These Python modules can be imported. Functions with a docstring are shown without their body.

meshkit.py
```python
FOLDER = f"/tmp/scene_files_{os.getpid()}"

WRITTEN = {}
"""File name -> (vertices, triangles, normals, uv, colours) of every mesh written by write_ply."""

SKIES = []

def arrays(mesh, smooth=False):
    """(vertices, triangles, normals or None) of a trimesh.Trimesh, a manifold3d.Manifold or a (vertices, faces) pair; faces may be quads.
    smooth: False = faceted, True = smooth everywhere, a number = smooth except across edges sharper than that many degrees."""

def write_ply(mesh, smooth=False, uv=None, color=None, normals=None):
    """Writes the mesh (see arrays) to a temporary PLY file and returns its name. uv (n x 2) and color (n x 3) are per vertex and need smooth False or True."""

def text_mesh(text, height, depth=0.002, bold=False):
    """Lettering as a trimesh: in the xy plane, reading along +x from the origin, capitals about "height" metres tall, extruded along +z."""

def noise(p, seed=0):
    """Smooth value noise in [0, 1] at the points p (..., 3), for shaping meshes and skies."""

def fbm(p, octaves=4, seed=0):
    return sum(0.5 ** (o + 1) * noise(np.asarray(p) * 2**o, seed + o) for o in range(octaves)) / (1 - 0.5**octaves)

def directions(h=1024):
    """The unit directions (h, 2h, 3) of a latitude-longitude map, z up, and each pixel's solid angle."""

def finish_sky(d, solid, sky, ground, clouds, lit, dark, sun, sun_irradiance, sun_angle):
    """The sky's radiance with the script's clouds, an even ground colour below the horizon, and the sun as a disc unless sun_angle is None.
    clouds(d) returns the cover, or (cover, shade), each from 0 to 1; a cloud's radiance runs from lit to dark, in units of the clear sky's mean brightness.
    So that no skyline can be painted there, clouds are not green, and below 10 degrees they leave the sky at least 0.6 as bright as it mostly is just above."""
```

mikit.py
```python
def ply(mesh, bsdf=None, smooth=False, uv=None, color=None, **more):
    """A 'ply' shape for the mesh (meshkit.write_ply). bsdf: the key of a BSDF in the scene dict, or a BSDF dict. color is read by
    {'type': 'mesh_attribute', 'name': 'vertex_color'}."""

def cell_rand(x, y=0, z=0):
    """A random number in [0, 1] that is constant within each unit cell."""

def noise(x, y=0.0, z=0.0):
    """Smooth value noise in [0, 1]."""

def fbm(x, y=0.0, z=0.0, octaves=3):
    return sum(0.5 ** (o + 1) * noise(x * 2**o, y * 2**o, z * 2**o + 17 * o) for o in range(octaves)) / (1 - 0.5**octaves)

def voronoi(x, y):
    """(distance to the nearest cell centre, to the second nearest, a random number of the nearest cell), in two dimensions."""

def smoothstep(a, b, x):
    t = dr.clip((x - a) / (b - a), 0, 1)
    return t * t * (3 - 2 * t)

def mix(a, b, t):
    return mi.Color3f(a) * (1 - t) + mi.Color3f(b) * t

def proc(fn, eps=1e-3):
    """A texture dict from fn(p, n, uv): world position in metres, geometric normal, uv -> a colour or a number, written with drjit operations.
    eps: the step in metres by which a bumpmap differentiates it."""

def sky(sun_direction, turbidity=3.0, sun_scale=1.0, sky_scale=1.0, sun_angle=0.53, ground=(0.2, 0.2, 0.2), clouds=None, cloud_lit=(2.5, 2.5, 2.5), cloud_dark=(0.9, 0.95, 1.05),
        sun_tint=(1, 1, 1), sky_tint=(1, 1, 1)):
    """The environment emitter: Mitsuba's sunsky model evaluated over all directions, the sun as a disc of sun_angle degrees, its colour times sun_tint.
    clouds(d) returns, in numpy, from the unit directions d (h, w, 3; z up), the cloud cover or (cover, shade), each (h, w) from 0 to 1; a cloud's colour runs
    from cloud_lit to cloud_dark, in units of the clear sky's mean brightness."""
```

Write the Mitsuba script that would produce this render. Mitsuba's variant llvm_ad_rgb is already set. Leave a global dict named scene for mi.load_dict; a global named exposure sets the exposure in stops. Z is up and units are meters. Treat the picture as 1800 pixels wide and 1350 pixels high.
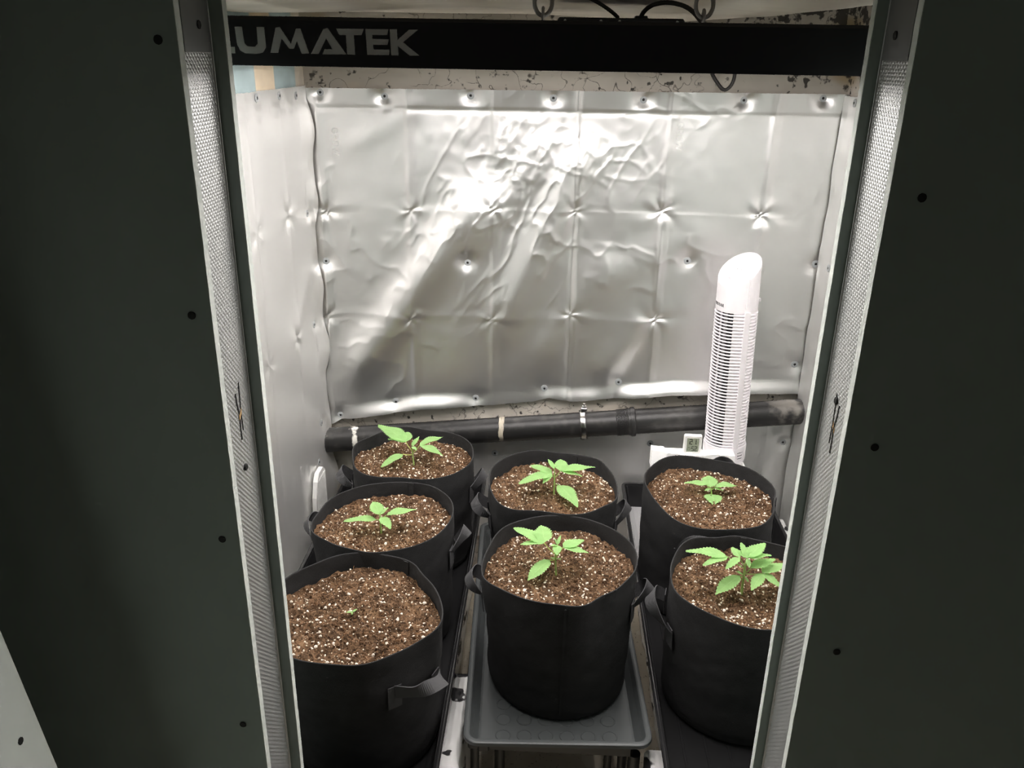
import math, random
import numpy as np, trimesh
import mitsuba as mi, drjit as dr
import mikit, meshkit
from mikit import proc, noise, fbm, voronoi, cell_rand, smoothstep, mix
import manifold3d as m3

random.seed(7); np.random.seed(7)
RNG = np.random.default_rng(11)
T = mi.ScalarTransform4f
V = lambda *a: np.array(a, float)
scene, labels = {}, {}

# ------------------------------------------------------------------ camera, exposure
PITCH, ROLL, YAW, EYE = math.radians(21.7), math.radians(0.97), math.radians(2.5), V(0, 0, 1.5)
fw = V(-math.sin(YAW)*math.cos(PITCH), math.cos(YAW)*math.cos(PITCH), -math.sin(PITCH))
rt = np.cross(fw, [0, 0, 1]); rt /= np.linalg.norm(rt)
up = np.cross(rt, fw)
up2 = math.cos(ROLL)*up - math.sin(ROLL)*rt
scene['camera'] = {'type': 'perspective', 'fov': math.degrees(2*math.atan(900/1456)), 'fov_axis': 'x', 'near_clip': 0.02, 'far_clip': 50.0,
                   'to_world': T().look_at(origin=EYE.tolist(), target=(EYE+fw).tolist(), up=up2.tolist())}
exposure = 2.3
LED_RADIANCE = [9.0, 8.5, 8.2]      # the diode strips of the grow lamp, the only light of the place

# ------------------------------------------------------------------ helpers
def numbered(key):
    if key not in scene and key not in places: return key
    i = 1
    while f'{key}_{i:03d}' in scene or f'{key}_{i:03d}' in places: i += 1
    return f'{key}_{i:03d}'
places = set()

def obj(name, mesh, bsdf, parent=None, smooth=False, label=None, cat=None, group=None, kind=None, **more):
    key = numbered((parent + '__' if parent else '') + name)
    scene[key] = mikit.ply(mesh, bsdf, smooth, **more)
    tag(key, label, cat, group, kind)
    return key

def tag(key, label=None, cat=None, group=None, kind=None):
    d = {k: v for k, v in dict(label=label, category=cat, group=group, kind=kind).items() if v}
    if d: labels[key] = {**labels.get(key, {}), **d}

def thing(name, label, cat, group=None, kind=None):
    key = numbered(name); places.add(key)
    tag(key, label, cat, group, kind)
    return key

def cat_(ms):
    ms = [m if isinstance(m, trimesh.Trimesh) else trimesh.Trimesh(*m, process=False) for m in ms]
    return trimesh.util.concatenate(ms)

def box(x0, x1, y0, y1, z0, z1, b=0.0):
    x0, x1 = min(x0, x1), max(x0, x1); y0, y1 = min(y0, y1), max(y0, y1); z0, z1 = min(z0, z1), max(z0, z1)
    if b <= 0:
        m = trimesh.creation.box(extents=[x1-x0, y1-y0, z1-z0]); m.apply_translation([(x0+x1)/2, (y0+y1)/2, (z0+z1)/2]); return m
    pts = []
    for sx in (0, 1):
        for sy in (0, 1):
            for sz in (0, 1):
                c = V(x1 if sx else x0, y1 if sy else y0, z1 if sz else z0)
                s = V(-1 if sx else 1, -1 if sy else 1, -1 if sz else 1)*b
                for k in range(3):
                    d = s.copy(); d[k] = 0; pts.append(c + d)
    return trimesh.convex.convex_hull(np.array(pts))

def quads(n, m, wrap_m=False, flip=False):
    i, j = np.meshgrid(np.arange(n-1), np.arange(m if wrap_m else m-1), indexing='ij')
    j2 = (j+1) % m
    q = np.stack([i*m+j, i*m+j2, (i+1)*m+j2, (i+1)*m+j], -1).reshape(-1, 4)
    return q[:, ::-1] if flip else q

def grid(P, wrap=False, flip=False):
    P = np.asarray(P, float); n, m = P.shape[:2]
    q = quads(n, m, wrap, flip)
    return trimesh.Trimesh(P.reshape(-1, 3), np.vstack([q[:, [0, 1, 2]], q[:, [0, 2, 3]]]), process=False)

def frames(p):
    p = np.asarray(p, float)
    t = np.gradient(p, axis=0); t /= np.linalg.norm(t, axis=1, keepdims=True) + 1e-12
    a = V(0, 0, 1) if abs(t[0][2]) < .9 else V(1, 0, 0)
    n = np.cross(t[0], a); n /= np.linalg.norm(n)
    N = []
    for k in range(len(p)):
        n = n - t[k]*np.dot(n, t[k]); n /= np.linalg.norm(n) + 1e-12; N.append(n)
    N = np.array(N)
    return t, N, np.cross(t, N)

def tube(p, r, sides=10, caps=True, closed=False):
    p = np.asarray(p, float); r = np.broadcast_to(r, (len(p),))
    t, N, B = frames(p)
    if closed:
        t = np.roll(p, -1, 0) - np.roll(p, 1, 0); t /= np.linalg.norm(t, axis=1, keepdims=True)
    a = np.arange(sides)*2*np.pi/sides
    P = p[:, None] + r[:, None, None]*(np.cos(a)[None, :, None]*N[:, None] + np.sin(a)[None, :, None]*B[:, None])
    if closed: P = np.concatenate([P, P[:1]])
    m = grid(P, wrap=True)
    if not caps or closed: return m
    v, f = m.vertices, m.faces; k = len(v)
    v = np.vstack([v, p[0], p[-1]]); L = (len(p)-1)*sides
    j = np.arange(sides); j2 = (j+1) % sides
    f = np.vstack([f, np.stack([np.full(sides, k), j2, j], 1), np.stack([np.full(sides, k+1), L+j, L+j2], 1)])
    return trimesh.Trimesh(v, f, process=False)

def ribbon(p, wdir, w, th):
    """A strap along the points p, w wide along wdir (one direction or one per point), th thick."""
    p = np.asarray(p, float); wd = np.broadcast_to(np.asarray(wdir, float), p.shape)
    t = np.gradient(p, axis=0); t /= np.linalg.norm(t, axis=1, keepdims=True) + 1e-12
    n = np.cross(t, wd); n /= np.linalg.norm(n, axis=1, keepdims=True) + 1e-12
    P = np.stack([p+wd*w/2+n*th/2, p-wd*w/2+n*th/2, p-wd*w/2-n*th/2, p+wd*w/2-n*th/2], 1)
    m = grid(P, wrap=True); L = (len(p)-1)*4
    return trimesh.Trimesh(m.vertices, np.vstack([m.faces, [[0, 1, 2], [0, 2, 3], [L, L+2, L+1], [L, L+3, L+2]]]), process=False)

def lathe(prof, sides=40, center=(0, 0, 0)):
    """Revolves (r, z) pairs about z."""
    prof = np.asarray(prof, float); a = np.arange(sides)*2*np.pi/sides
    P = np.stack([prof[:, :1]*np.cos(a), prof[:, :1]*np.sin(a), np.repeat(prof[:, 1:], sides, 1)], -1) + np.asarray(center)
    return grid(P, wrap=True)

def poly_prism(poly, d):
    """Extrudes the (x, y) outline by d along z."""
    cs = m3.CrossSection([np.asarray(poly, float).tolist()], m3.FillRule.NonZero)
    m = cs.extrude(d).to_mesh()
    return trimesh.Trimesh(m.vert_properties[:, :3], m.tri_verts, process=False)

def moved(m, M):
    m = m.copy(); m.apply_transform(M); return m

def axes(o, x, y, z):
    M = np.eye(4); M[:3, 0], M[:3, 1], M[:3, 2], M[:3, 3] = x, y, z, o; return M

def disc(c, n, r, d, sides=16, dome=0.0):
    n = np.asarray(n, float)/np.linalg.norm(n); a = V(0, 0, 1) if abs(n[2]) < .9 else V(1, 0, 0)
    u = np.cross(a, n); u /= np.linalg.norm(u)
    prof = [(0, 0), (r, 0), (r, d*.6), (r*.85, d), (0, d+dome)]
    return moved(lathe(prof, sides), axes(c, u, np.cross(n, u), n))

def crv(pts, n=24):
    """A smooth curve through pts."""
    from scipy.interpolate import CubicSpline
    pts = np.asarray(pts, float); s = np.r_[0, np.cumsum(np.linalg.norm(np.diff(pts, axis=0), axis=1))]
    return CubicSpline(s, pts)(np.linspace(0, s[-1], n))

def bits(pos, size, seed, sub=0, flat=1.0):
    """Irregular small lumps at pos, one mesh."""
    r = np.random.default_rng(seed); base = trimesh.creation.icosphere(subdivisions=sub, radius=1.0)
    v0, f0 = base.vertices, base.faces; n, k = len(pos), len(base.vertices)
    q = r.normal(size=(n, 3, 3)); q, _ = np.linalg.qr(q)
    sc = size[:, None]*r.uniform(.6, 1.35, (n, 3)); sc[:, 2] *= flat
    v = v0[None]*(1 + r.uniform(-.28, .28, (n, k, 1)))*sc[:, None]
    v = np.einsum('nij,nkj->nki', q, v) + np.asarray(pos)[:, None]
    return trimesh.Trimesh(v.reshape(-1, 3), (f0[None] + (np.arange(n)*k)[:, None, None]).reshape(-1, 3), process=False)

# ------------------------------------------------------------------ materials
def pr(color, rough=.6, metal=0.0, spec=.5, **k):
    c = {'type': 'rgb', 'value': list(color)} if isinstance(color, (tuple, list)) else color
    return {'type': 'principled', 'base_color': c, 'roughness': rough, 'metallic': metal, 'specular': spec, **k}
def mat(key, d, bump=None, scale=1.0, two=True):
    if bump is not None: d = {'type': 'bumpmap', 'tex': bump, 'scale': scale, 'bsdf': d}
    scene[key] = {'type': 'twosided', 'bsdf': d} if two else d
def dif(c): return {'type': 'diffuse', 'reflectance': {'type': 'rgb', 'value': list(c)} if isinstance(c, (tuple, list)) else c}

def weave(p, n, uv):
    return (dr.sin(p.x*2400) + dr.sin(p.y*2400))*dr.sin(p.z*2400)*.5*(.6+.4*noise(p.x*30, p.y*30, p.z*30))
mat('foil', pr((.755, .755, .745), .37, .90), proc(weave, 3e-4), .00009)
mat('foil_brightened', pr((.83, .83, .815), .38, .70), proc(weave, 3e-4), .00009)  # same foil, paler and less metallic: brightness painted in for the dim sheets
mat('foil_print', pr((.69, .69, .68), .42, .85))

def plaster(p, n, uv):
    a = fbm(p.x*5+p.y*5, p.z*9, 3.1, 4)
    f1, f2, _ = voronoi(p.x*9+p.y*9+fbm(p.x*14, p.z*14, 1.0)*1.5, p.z*9+fbm(p.x*14, p.z*14, 7.0)*1.5)
    crack = (1-smoothstep(.0, .022, f2-f1))*smoothstep(.50, .62, noise(p.x*11+p.y*7, p.z*11, 2.0))
    fine = (1-smoothstep(.0, .018, dr.abs(fbm(p.x*22+p.y*22, p.z*22, 5.0, 4)-.5)))*smoothstep(.47, .6, noise(p.x*7, p.z*7, p.y*7+9))
    c = mix((.40, .365, .315), (.60, .56, .50), smoothstep(.3, .7, a))
    c = mix(c, (.44, .33, .18), smoothstep(.62, .72, fbm(p.x*4+2, p.z*6, p.y*4, 3))*.8)
    mould = smoothstep(.50, .60, fbm(p.x*75, p.z*75, p.y*75, 4)+.17*smoothstep(.35, .60, p.x)*smoothstep(1.42, 1.50, p.z)-.13)
    c = mix(c, (.035, .033, .03), mould*.9)
    return mix(c, (.05, .042, .035), dr.clip(crack*.85+fine*.7, 0, 1))
mat('plaster', pr(proc(plaster), .9, spec=.2), proc(lambda p, n, uv: fbm(p.x*60+p.y*60, p.z*60, 1.0, 4)), .003)
def stripes(p, n, uv):
    cream = smoothstep(1.790, 1.794, p.y)*(1-smoothstep(1.916, 1.920, p.y))
    c = mix((.36, .45, .46), (.66, .56, .42), cream)
    c = mix(c, (.60, .55, .47), smoothstep(2.07, 2.08, p.y))
    return c*(.85+.3*fbm(p.y*18, p.z*30, 2.0, 3))
mat('striped_paint', pr(proc(stripes), .85, spec=.2), proc(lambda p, n, uv: fbm(p.y*60, p.z*60, 1.0, 3)), .002)
def ceil_c(p, n, uv):
    return mix((.50, .46, .40), (.66, .62, .55), fbm(p.x*6, p.y*9, 1.0, 4))
mat('ceiling_plaster', pr(proc(ceil_c), .9, spec=.2), proc(lambda p, n, uv: fbm(p.x*30, p.y*40, 1.0, 4)), .004)
def concrete(p, n, uv):
    c = mix((.42, .375, .30), (.60, .55, .46), fbm(p.x*7, p.y*7, 1.0, 4))
    c = mix(c, (.10, .085, .065), smoothstep(.86, .91, noise(p.x*260, p.y*260, 2.0))*.6)
    return mix(c, (.62, .60, .54), smoothstep(.66, .72, fbm(p.x*24, p.y*24, 8.0, 3))*.5)
mat('concrete', pr(proc(concrete), .85, spec=.25), proc(lambda p, n, uv: fbm(p.x*80, p.y*80, 1.0, 3)), .002)
def board_c(p, n, uv):
    return mix((.31, .37, .345), (.37, .435, .405), fbm(p.x*9+p.y*9, p.z*5, 1.0, 4))
mat('green_board', pr(proc(board_c), .85, spec=.2))
def gyp(p, n, uv):
    return mix((.60, .66, .62), (.78, .81, .77), fbm(p.x*90+p.y*90, p.z*60, 1.0, 3))
mat('lit_board', pr((.76, .82, .77), .85, spec=.2))  # same green board, its colour raised to paint in the light falling on it
mat('gypsum_edge', pr(proc(gyp), .9, spec=.1), proc(lambda p, n, uv: fbm(p.x*300+p.y*300, p.z*220, 1.0, 3)), .0012)
def zinc(p, n, uv):
    return mix((.50, .52, .52), (.66, .67, .66), fbm(p.y*40, p.z*12, 1.0, 3))
mat('zinc_knurled', pr(proc(zinc), .42, .70))
mat('zinc_dull', pr((.25, .26, .26), .5, .7))
mat('zinc', pr((.58, .59, .58), .32, .9))
mat('steel', pr((.62, .61, .58), .22, 1.0))
mat('dull_steel', pr((.26, .25, .24), .45, .8))
mat('washer_plastic', pr((.34, .36, .37), .35, spec=.5))
mat('screw_dark', pr((.020, .021, .021), .5, .3))
mat('board_screw', pr((.010, .012, .011), .7))
mat('wood', pr((.50, .32, .15), .8))
mat('lamp_black', pr((.016, .016, .019), .42, spec=.35))
mat('logo_grey', pr((.42, .42, .41), .5))
mat('cable_black', pr((.020, .018, .017), .5))
def fabric_c(p, n, uv):
    a = noise(p.x*900, p.y*900, p.z*900)*.5 + fbm(p.x*60, p.y*60, p.z*60, 3)*.5
    c = mix((.020, .020, .0205), (.044, .044, .045), a)
    return mix(c, (.09, .08, .07), smoothstep(.955, .975, noise(p.x*230, p.y*230, p.z*230)))
mat('felt', pr(proc(fabric_c), .95, spec=.12, sheen=.25), proc(lambda p, n, uv: noise(p.x*700, p.y*700, p.z*700), 5e-4), .0006)
mat('felt_hem', pr((.040, .040, .041), .95, spec=.15, sheen=.5))
def web(p, n, uv):
    t = dr.sin(p.z*2600)*dr.sin((p.x+p.y)*2600)
    return mix((.040, .040, .042), (.115, .115, .12), .5+.5*t)
mat('webbing', pr(proc(web), .75, spec=.3, sheen=.4))
def soil_c(p, n, uv):
    a = fbm(p.x*70, p.y*70, p.z*70, 4)
    b = noise(p.x*420, p.y*420, p.z*420)
    c = mix((.050, .030, .018), (.205, .122, .070), smoothstep(.28, .72, .55*a+.45*b))
    return mix(c, (.33, .205, .115), smoothstep(.60, .75, fbm(p.x*22+5, p.y*22, p.z*22, 3))*.55*b)
mat('soil', pr(proc(soil_c), .95, spec=.12))
mat('soil_crumb', pr((.105, .060, .034), .95, spec=.12))
mat('soil_fibre', pr((.22, .115, .055), .9, spec=.12))
mat('perlite', pr((.84, .77, .66), .8, spec=.3))
def leaf_c(p, n, uv):
    s = dr.abs(uv.y)
    vein = 1-smoothstep(.0, .05, s)
    k = uv.x*9 - s*2.2
    lat = 1-smoothstep(.0, .13, dr.abs(k-dr.floor(k)-.5))
    c = mix((.34, .60, .22), (.42, .70, .28), fbm(p.x*120, p.y*120, p.z*120, 2))
    return mix(c, (.54, .78, .36), dr.clip(vein*.55+lat*.22, 0, 1))
scene['leaf'] = {'type': 'principledthin', 'base_color': proc(leaf_c), 'roughness': .45, 'spec_trans': 0.0, 'diff_trans': .7, 'eta': 1.4}
mat('leaf_stem', pr((.36, .50, .16), .5))
mat('petiole', pr((.55, .62, .20), .5))
mat('tray_black', pr((.018, .018, .019), .20, spec=.5))
mat('tray_grey', pr((.085, .093, .095), .38, spec=.5))
mat('strip_grey', pr((.55, .55, .56), .25))
mat('tube_metal', pr((.085, .083, .078), .40, .6))
mat('fan_white', pr((.80, .775, .80), .38, spec=.5))
mat('fan_dark', pr((.015, .015, .017), .6))
mat('fan_grey', pr((.30, .29, .30), .5))
mat('print_black', pr((.02, .02, .022), .6))
mat('foam', pr((.93, .93, .92), .8, spec=.2), proc(lambda p, n, uv: voronoi(p.x*260+p.y*120, p.z*260+p.y*120)[0]), .0008)
mat('plastic_white', pr((.85, .85, .83), .35))
mat('lcd', pr((.30, .34, .26), .25))
mat('lcd_ink', pr((.035, .04, .03), .4))
mat('lcd_faint', pr((.20, .23, .17), .4))
def bag_c(p, n, uv):
    k = smoothstep(.60, .63, fbm(p.x*19+3, p.y*19+p.z*13, p.z*19, 4))
    return mix((.80, .80, .79), (.02, .02, .022), k)
mat('bag_film', pr(proc(bag_c), .35), proc(lambda p, n, uv: fbm(p.x*50, p.y*50, p.z*50, 4)), .008)
mat('purple', pr((.05, .01, .16), .5))
def pipe_c(p, n, uv):
    c = mix((.012, .012, .013), (.030, .029, .028), fbm(p.x*8, p.y*30, p.z*30, 3))
    dust = smoothstep(.50, .72, fbm(p.x*26, p.z*26, p.y*26, 4))*(.10+.75*smoothstep(.54, .66, p.x))
    c = mix(c, (.30, .28, .25), dust*.7)
    dx = (p.x+.118)/.011
    drip = smoothstep(.42, .56, dr.exp(-dx*dx)*(.35+.75*fbm(p.x*260, p.z*60, 2.0, 3)))*smoothstep(.50, .53, p.z)
    c = mix(c, (.50, .45, .36), drip)
    patch = dr.exp(-dr.square((p.x+.525+.25*(p.z-.49))/.030))*1.02 + dr.exp(-dr.square((p.x+.612)/.018))*.9
    white = smoothstep(.44, .56, patch*fbm(p.x*44, p.z*30, p.y*30, 4))*smoothstep(.455, .485, p.z)
    return mix(c, (.82, .80, .74), white)
mat('pipe_black', pr(proc(pipe_c), .38, spec=.5))
mat('room_paint', pr((.42, .44, .42), .9, spec=.1))

# ------------------------------------------------------------------ the setting
XL, XR, YB = -0.62, 0.70, 2.14          # side walls and rear wall of the grow niche
YN, YF = 0.88, 0.98                     # near and far face of the stud wall
ZC = 1.585

def ss(a, b, x):
    t = np.clip((x-a)/(b-a), 0, 1); return t*t*(3-2*t)
floor = box(-1.6, 1.6, -1.8, 2.4, -.08, 0); obj('floor', floor, 'concrete', kind='structure', label='bare beige concrete floor seen under the trays')
ZP = 0.0
# rear wall: rough plaster
gx, gz = np.linspace(XL-.02, XR+.02, 180), np.linspace(0, 1.78, 220)
X, Z = np.meshgrid(gx, gz)
dep = .010*(meshkit.fbm(np.stack([X*9, Z*9, X*0], -1), 5)-.5) + .012*(meshkit.fbm(np.stack([X*28, Z*28, X*0+3], -1), 3)-.5)*((Z < .70) & (Z > .4))
obj('wall_back', cat_([grid(np.stack([X, YB+.003-dep*.8, Z], -1)), box(XL-.1, XR+.1, YB+.012, YB+.1, 0, 1.8)]), 'plaster', smooth=40, kind='structure', label='rough cracked plaster wall behind the silver sheet')
obj('wall_left', box(XL-.08, XL, YF, YB+.01, 0, 1.8), 'striped_paint', kind='structure', label='left niche wall painted in blue and cream stripes')
obj('wall_right', box(XR, XR+.08, YF, YB+.01, 0, 1.8), 'plaster', kind='structure', label='right niche wall behind the silver sheet')
# ceiling: a plaster skim that hangs a little and ends in a ragged curve at the right
ys = np.linspace(YF-.02, YB, 60); ex = np.interp(ys, [YF, 1.42, 1.62, 1.85, 2.02, YB], [.78, .47, .43, .41, .38, .30])
ts = np.linspace(0, 1, 60)
P = np.array([[[XL-.02 + (e-XL+.02)*t, y, ZC + .010*meshkit.noise(V(t*5, y*4, 1)) - .004 - .008*t**6 - .017*(1-ss(-.60, -.15, np.float64(XL-.02+(e-XL+.02)*t)))*(1-ss(1.66, 2.14, y))] for t in ts] for y, e in zip(ys, ex)])
Q = P.copy(); Q[..., 2] += .022 + .02*(1-ts)[None]
rim_ = np.stack([P[:, -1], Q[:, -1]], 1)
obj('ceiling', cat_([grid(P, flip=True), grid(Q), grid(rim_)]), 'ceiling_plaster', smooth=40, kind='structure', label='low peeling plaster ceiling above the lamp')
cr = np.array([[-.380, 1.50, ZC-.003], [-.392, 1.60, ZC-.003], [-.418, 1.70, ZC-.003], [-.434, 1.78, ZC-.003], [-.462, 1.88, ZC-.003], [-.476, 2.0, ZC-.002]])
obj('ceiling_001', box(XL-.08, XR+.08, YF-.1, YB+.1, 1.74, 1.80), 'plaster', kind='structure', label='rough upper ceiling behind the peeling plaster')
sl = ribbon(crv(cr, 14), V(1, 0, 0), .006, .003)
obj('crack', sl, 'screw_dark', 'ceiling')
# the stud wall with the doorway
places.add('wall_front'); tag('wall_front', kind='structure', label='stud wall of green plasterboard with the open doorway')
OL, OR_, FL_, FR_ = -.379, .3455, -.363, .332       # edges of the near and the far boards
obj('drywall_panel', box(-1.55, OL-.0006, YN, YN+.0125, 0, 2.4), 'green_board', 'wall_front', label='dark green board at the left of the doorway')
obj('drywall_panel', box(OR_+.0006, 1.35, YN, YN+.0125, 0, 2.4), 'green_board', 'wall_front', label='dark green board at the right of the doorway')
obj('drywall_panel', box(-.75, FL_-.0006, YF-.0125, YF, 0, 1.8), 'green_board', 'wall_front', label='far green board behind the left metal stud')
obj('drywall_panel', box(FR_+.0006, .85, YF-.0125, YF, 0, 1.8), 'green_board', 'wall_front', label='far green board behind the right metal stud')
def edge_strip(x, y0, y1, s, seed):
    z = np.linspace(0, 1.64, 330); r = np.random.default_rng(seed)
    j = .0003*(meshkit.fbm(np.stack([z*60, z*0+seed, z*0], -1), 3)-.5)*2
    prof = [(x - s*.0008, y0), (x, y0), (x, y1), (x - s*.0008, y1)]
    P = np.array([[[px + (s*jj if k in (1, 2) else 0), py, zz] for k, (px, py) in enumerate(prof)] for zz, jj in zip(z, j)])
    return grid(P, wrap=True)
for x, y0, y1, s, sd in ((OL, YN, YN+.0125, 1, 1), (OR_, YN, YN+.0125, -1, 2), (FL_, YF-.0125, YF, 1, 3), (FR_, YF-.0125, YF, -1, 4)):
    obj('cut_edge', edge_strip(x, y0, y1, s, sd), 'gypsum_edge', 'wall_front', smooth=30, label='pale cut gypsum edge of a board')
obj('header_panel', box(-.75, .85, YN+.013, YF-.013, 1.64, 2.4), 'green_board', 'wall_front')
obj('header_panel', box(OL-.0006, OR_+.0006, YN, YN+.0125, 1.64, 2.4), 'green_board', 'wall_front')
def stud(sx, xw):
    """A channel seen on its knurled web; sx = +1 faces right."""
    y0, y1 = YN+.0128, YF-.0128
    out = []
    n = 26; yy = np.linspace(y0+.004, y1-.006, n)
    prof = [(xw, y) for y in yy]
    bead = [(xw + sx*.0022*math.sin(a), y1-.004+.002*(1-math.cos(a))*.5) for a in np.linspace(0, math.pi, 7)]
    lip = [(xw - sx*.001, y0), (xw, y0+.001)]
    prof = lip + prof + bead + [(xw - sx*.030, y1), (xw - sx*.030, y1-.0008), (xw - sx*.0012, y1-.0008), (xw - sx*.0012, y0)]
    zz = np.linspace(0, 1.64, 3)
    P = np.array([[[a, b, z] for a, b in prof] for z in zz])
    P[:, 2:2+n, 0] -= sx*.0012                     # the web itself is the knurled skin below
    return grid(P, wrap=True, flip=sx < 0)
def knurled(sx, xw, y0, y1, z0, z1, depth=.0008):
    """Web of a stud with staggered oval dimples."""
    Yk, Zk = np.meshgrid(np.arange(y0, y1, .00105), np.arange(z0, z1, .0011))
    v = Zk/.0037; u = Yk/.0072 + .5*(np.floor(v) % 2)
    d2 = (u-np.floor(u)-.5)**2 + ((v-np.floor(v)-.5)*.8)**2
    return grid(np.stack([xw - sx*depth*(1-ss(.02, .16, d2)), Yk, Zk], -1), flip=sx > 0)
for sx, xw, zc, side in ((1, OL-.0006, 1.497, 'left'), (-1, OR_+.0006, 1.500, 'right')):
    k = obj('metal_stud', stud(sx, xw), 'zinc_knurled', 'wall_front', smooth=25, label=f'knurled galvanised metal stud in the {side} door jamb')
    obj('knurled_web', knurled(sx, xw, YN+.0134, YF-.0172, .36, 1.64), 'zinc_knurled', k, smooth=True)
    q = obj('splice_plate', box(xw+sx*.0002, xw+sx*.0012, YN+.0135, YF-.0165, zc, 1.64, .0003), 'zinc_dull', k, label='overlapping upper length of stud')
    obj('bolt_head', disc(V(xw+sx*.0015, .934, 1.524), V(sx, 0, 0), .0045, .0015, 10), 'screw_dark', k)
# torn slots and screws in the studs
def slot(xw, sx, y, z, pts, w):
    p = np.array([[xw+sx*.0004, y+a, z+b] for a, b in pts])
    return ribbon(p, V(0, 1, 0), w, .0006)
kl, kr = 'wall_front__metal_stud', 'wall_front__metal_stud_001'
for key, xw, sx, y, z in ((kl, OL-.0006, 1, .927, 1.078), (kr, OR_+.0006, -1, .920, 1.092)):
    obj('torn_slot', slot(xw, sx, y, z, [(-.006, .030), (-.005, .016), (-.002, .006), (.000, -.004), (-.002, -.018), (-.001, -.034)], .0022), 'screw_dark', key)
    obj('torn_slot', slot(xw, sx, y, z, [(.007, .040), (.006, .022), (.005, .006), (.005, -.006), (.006, -.024)], .0018), 'screw_dark', key)
    obj('wood_patch', moved(poly_prism([(-.003, -.007), (.002, -.004), (.005, -.001), (.006, .008), (.002, .002), (-.003, .000)], .0005), axes(V(xw+sx*.0003, y, z), V(0, 1, 0), V(0, 0, 1), V(1, 0, 0))), 'wood', key, label='bare wood showing through a torn slot')
for key, xw, sx, y, z in ((kl, OL-.0006, 1, .926, 1.005), (kr, OR_+.0006, -1, .925, 1.124)):
    obj('screw_head', disc(V(xw+sx*.0003, y, z), V(sx, 0, 0), .0046, .002, 12), 'board_screw', key)
for i, (x, z) in enumerate(((-.399, 1.508), (-.402, 1.220), (-.401, .926), (-.406, .625))):
    obj('board_screw', disc(V(x, YN-.0006, z), V(0, -1, 0), .0047, .0006, 14), 'board_screw', 'wall_front__drywall_panel')
for x, z in ((.379, 1.370), (.381, 1.086), (.384, .795)):
    obj('board_screw', disc(V(x, YN-.0006, z), V(0, -1, 0), .0047, .0006, 14), 'board_screw', 'wall_front__drywall_panel_001')
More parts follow.
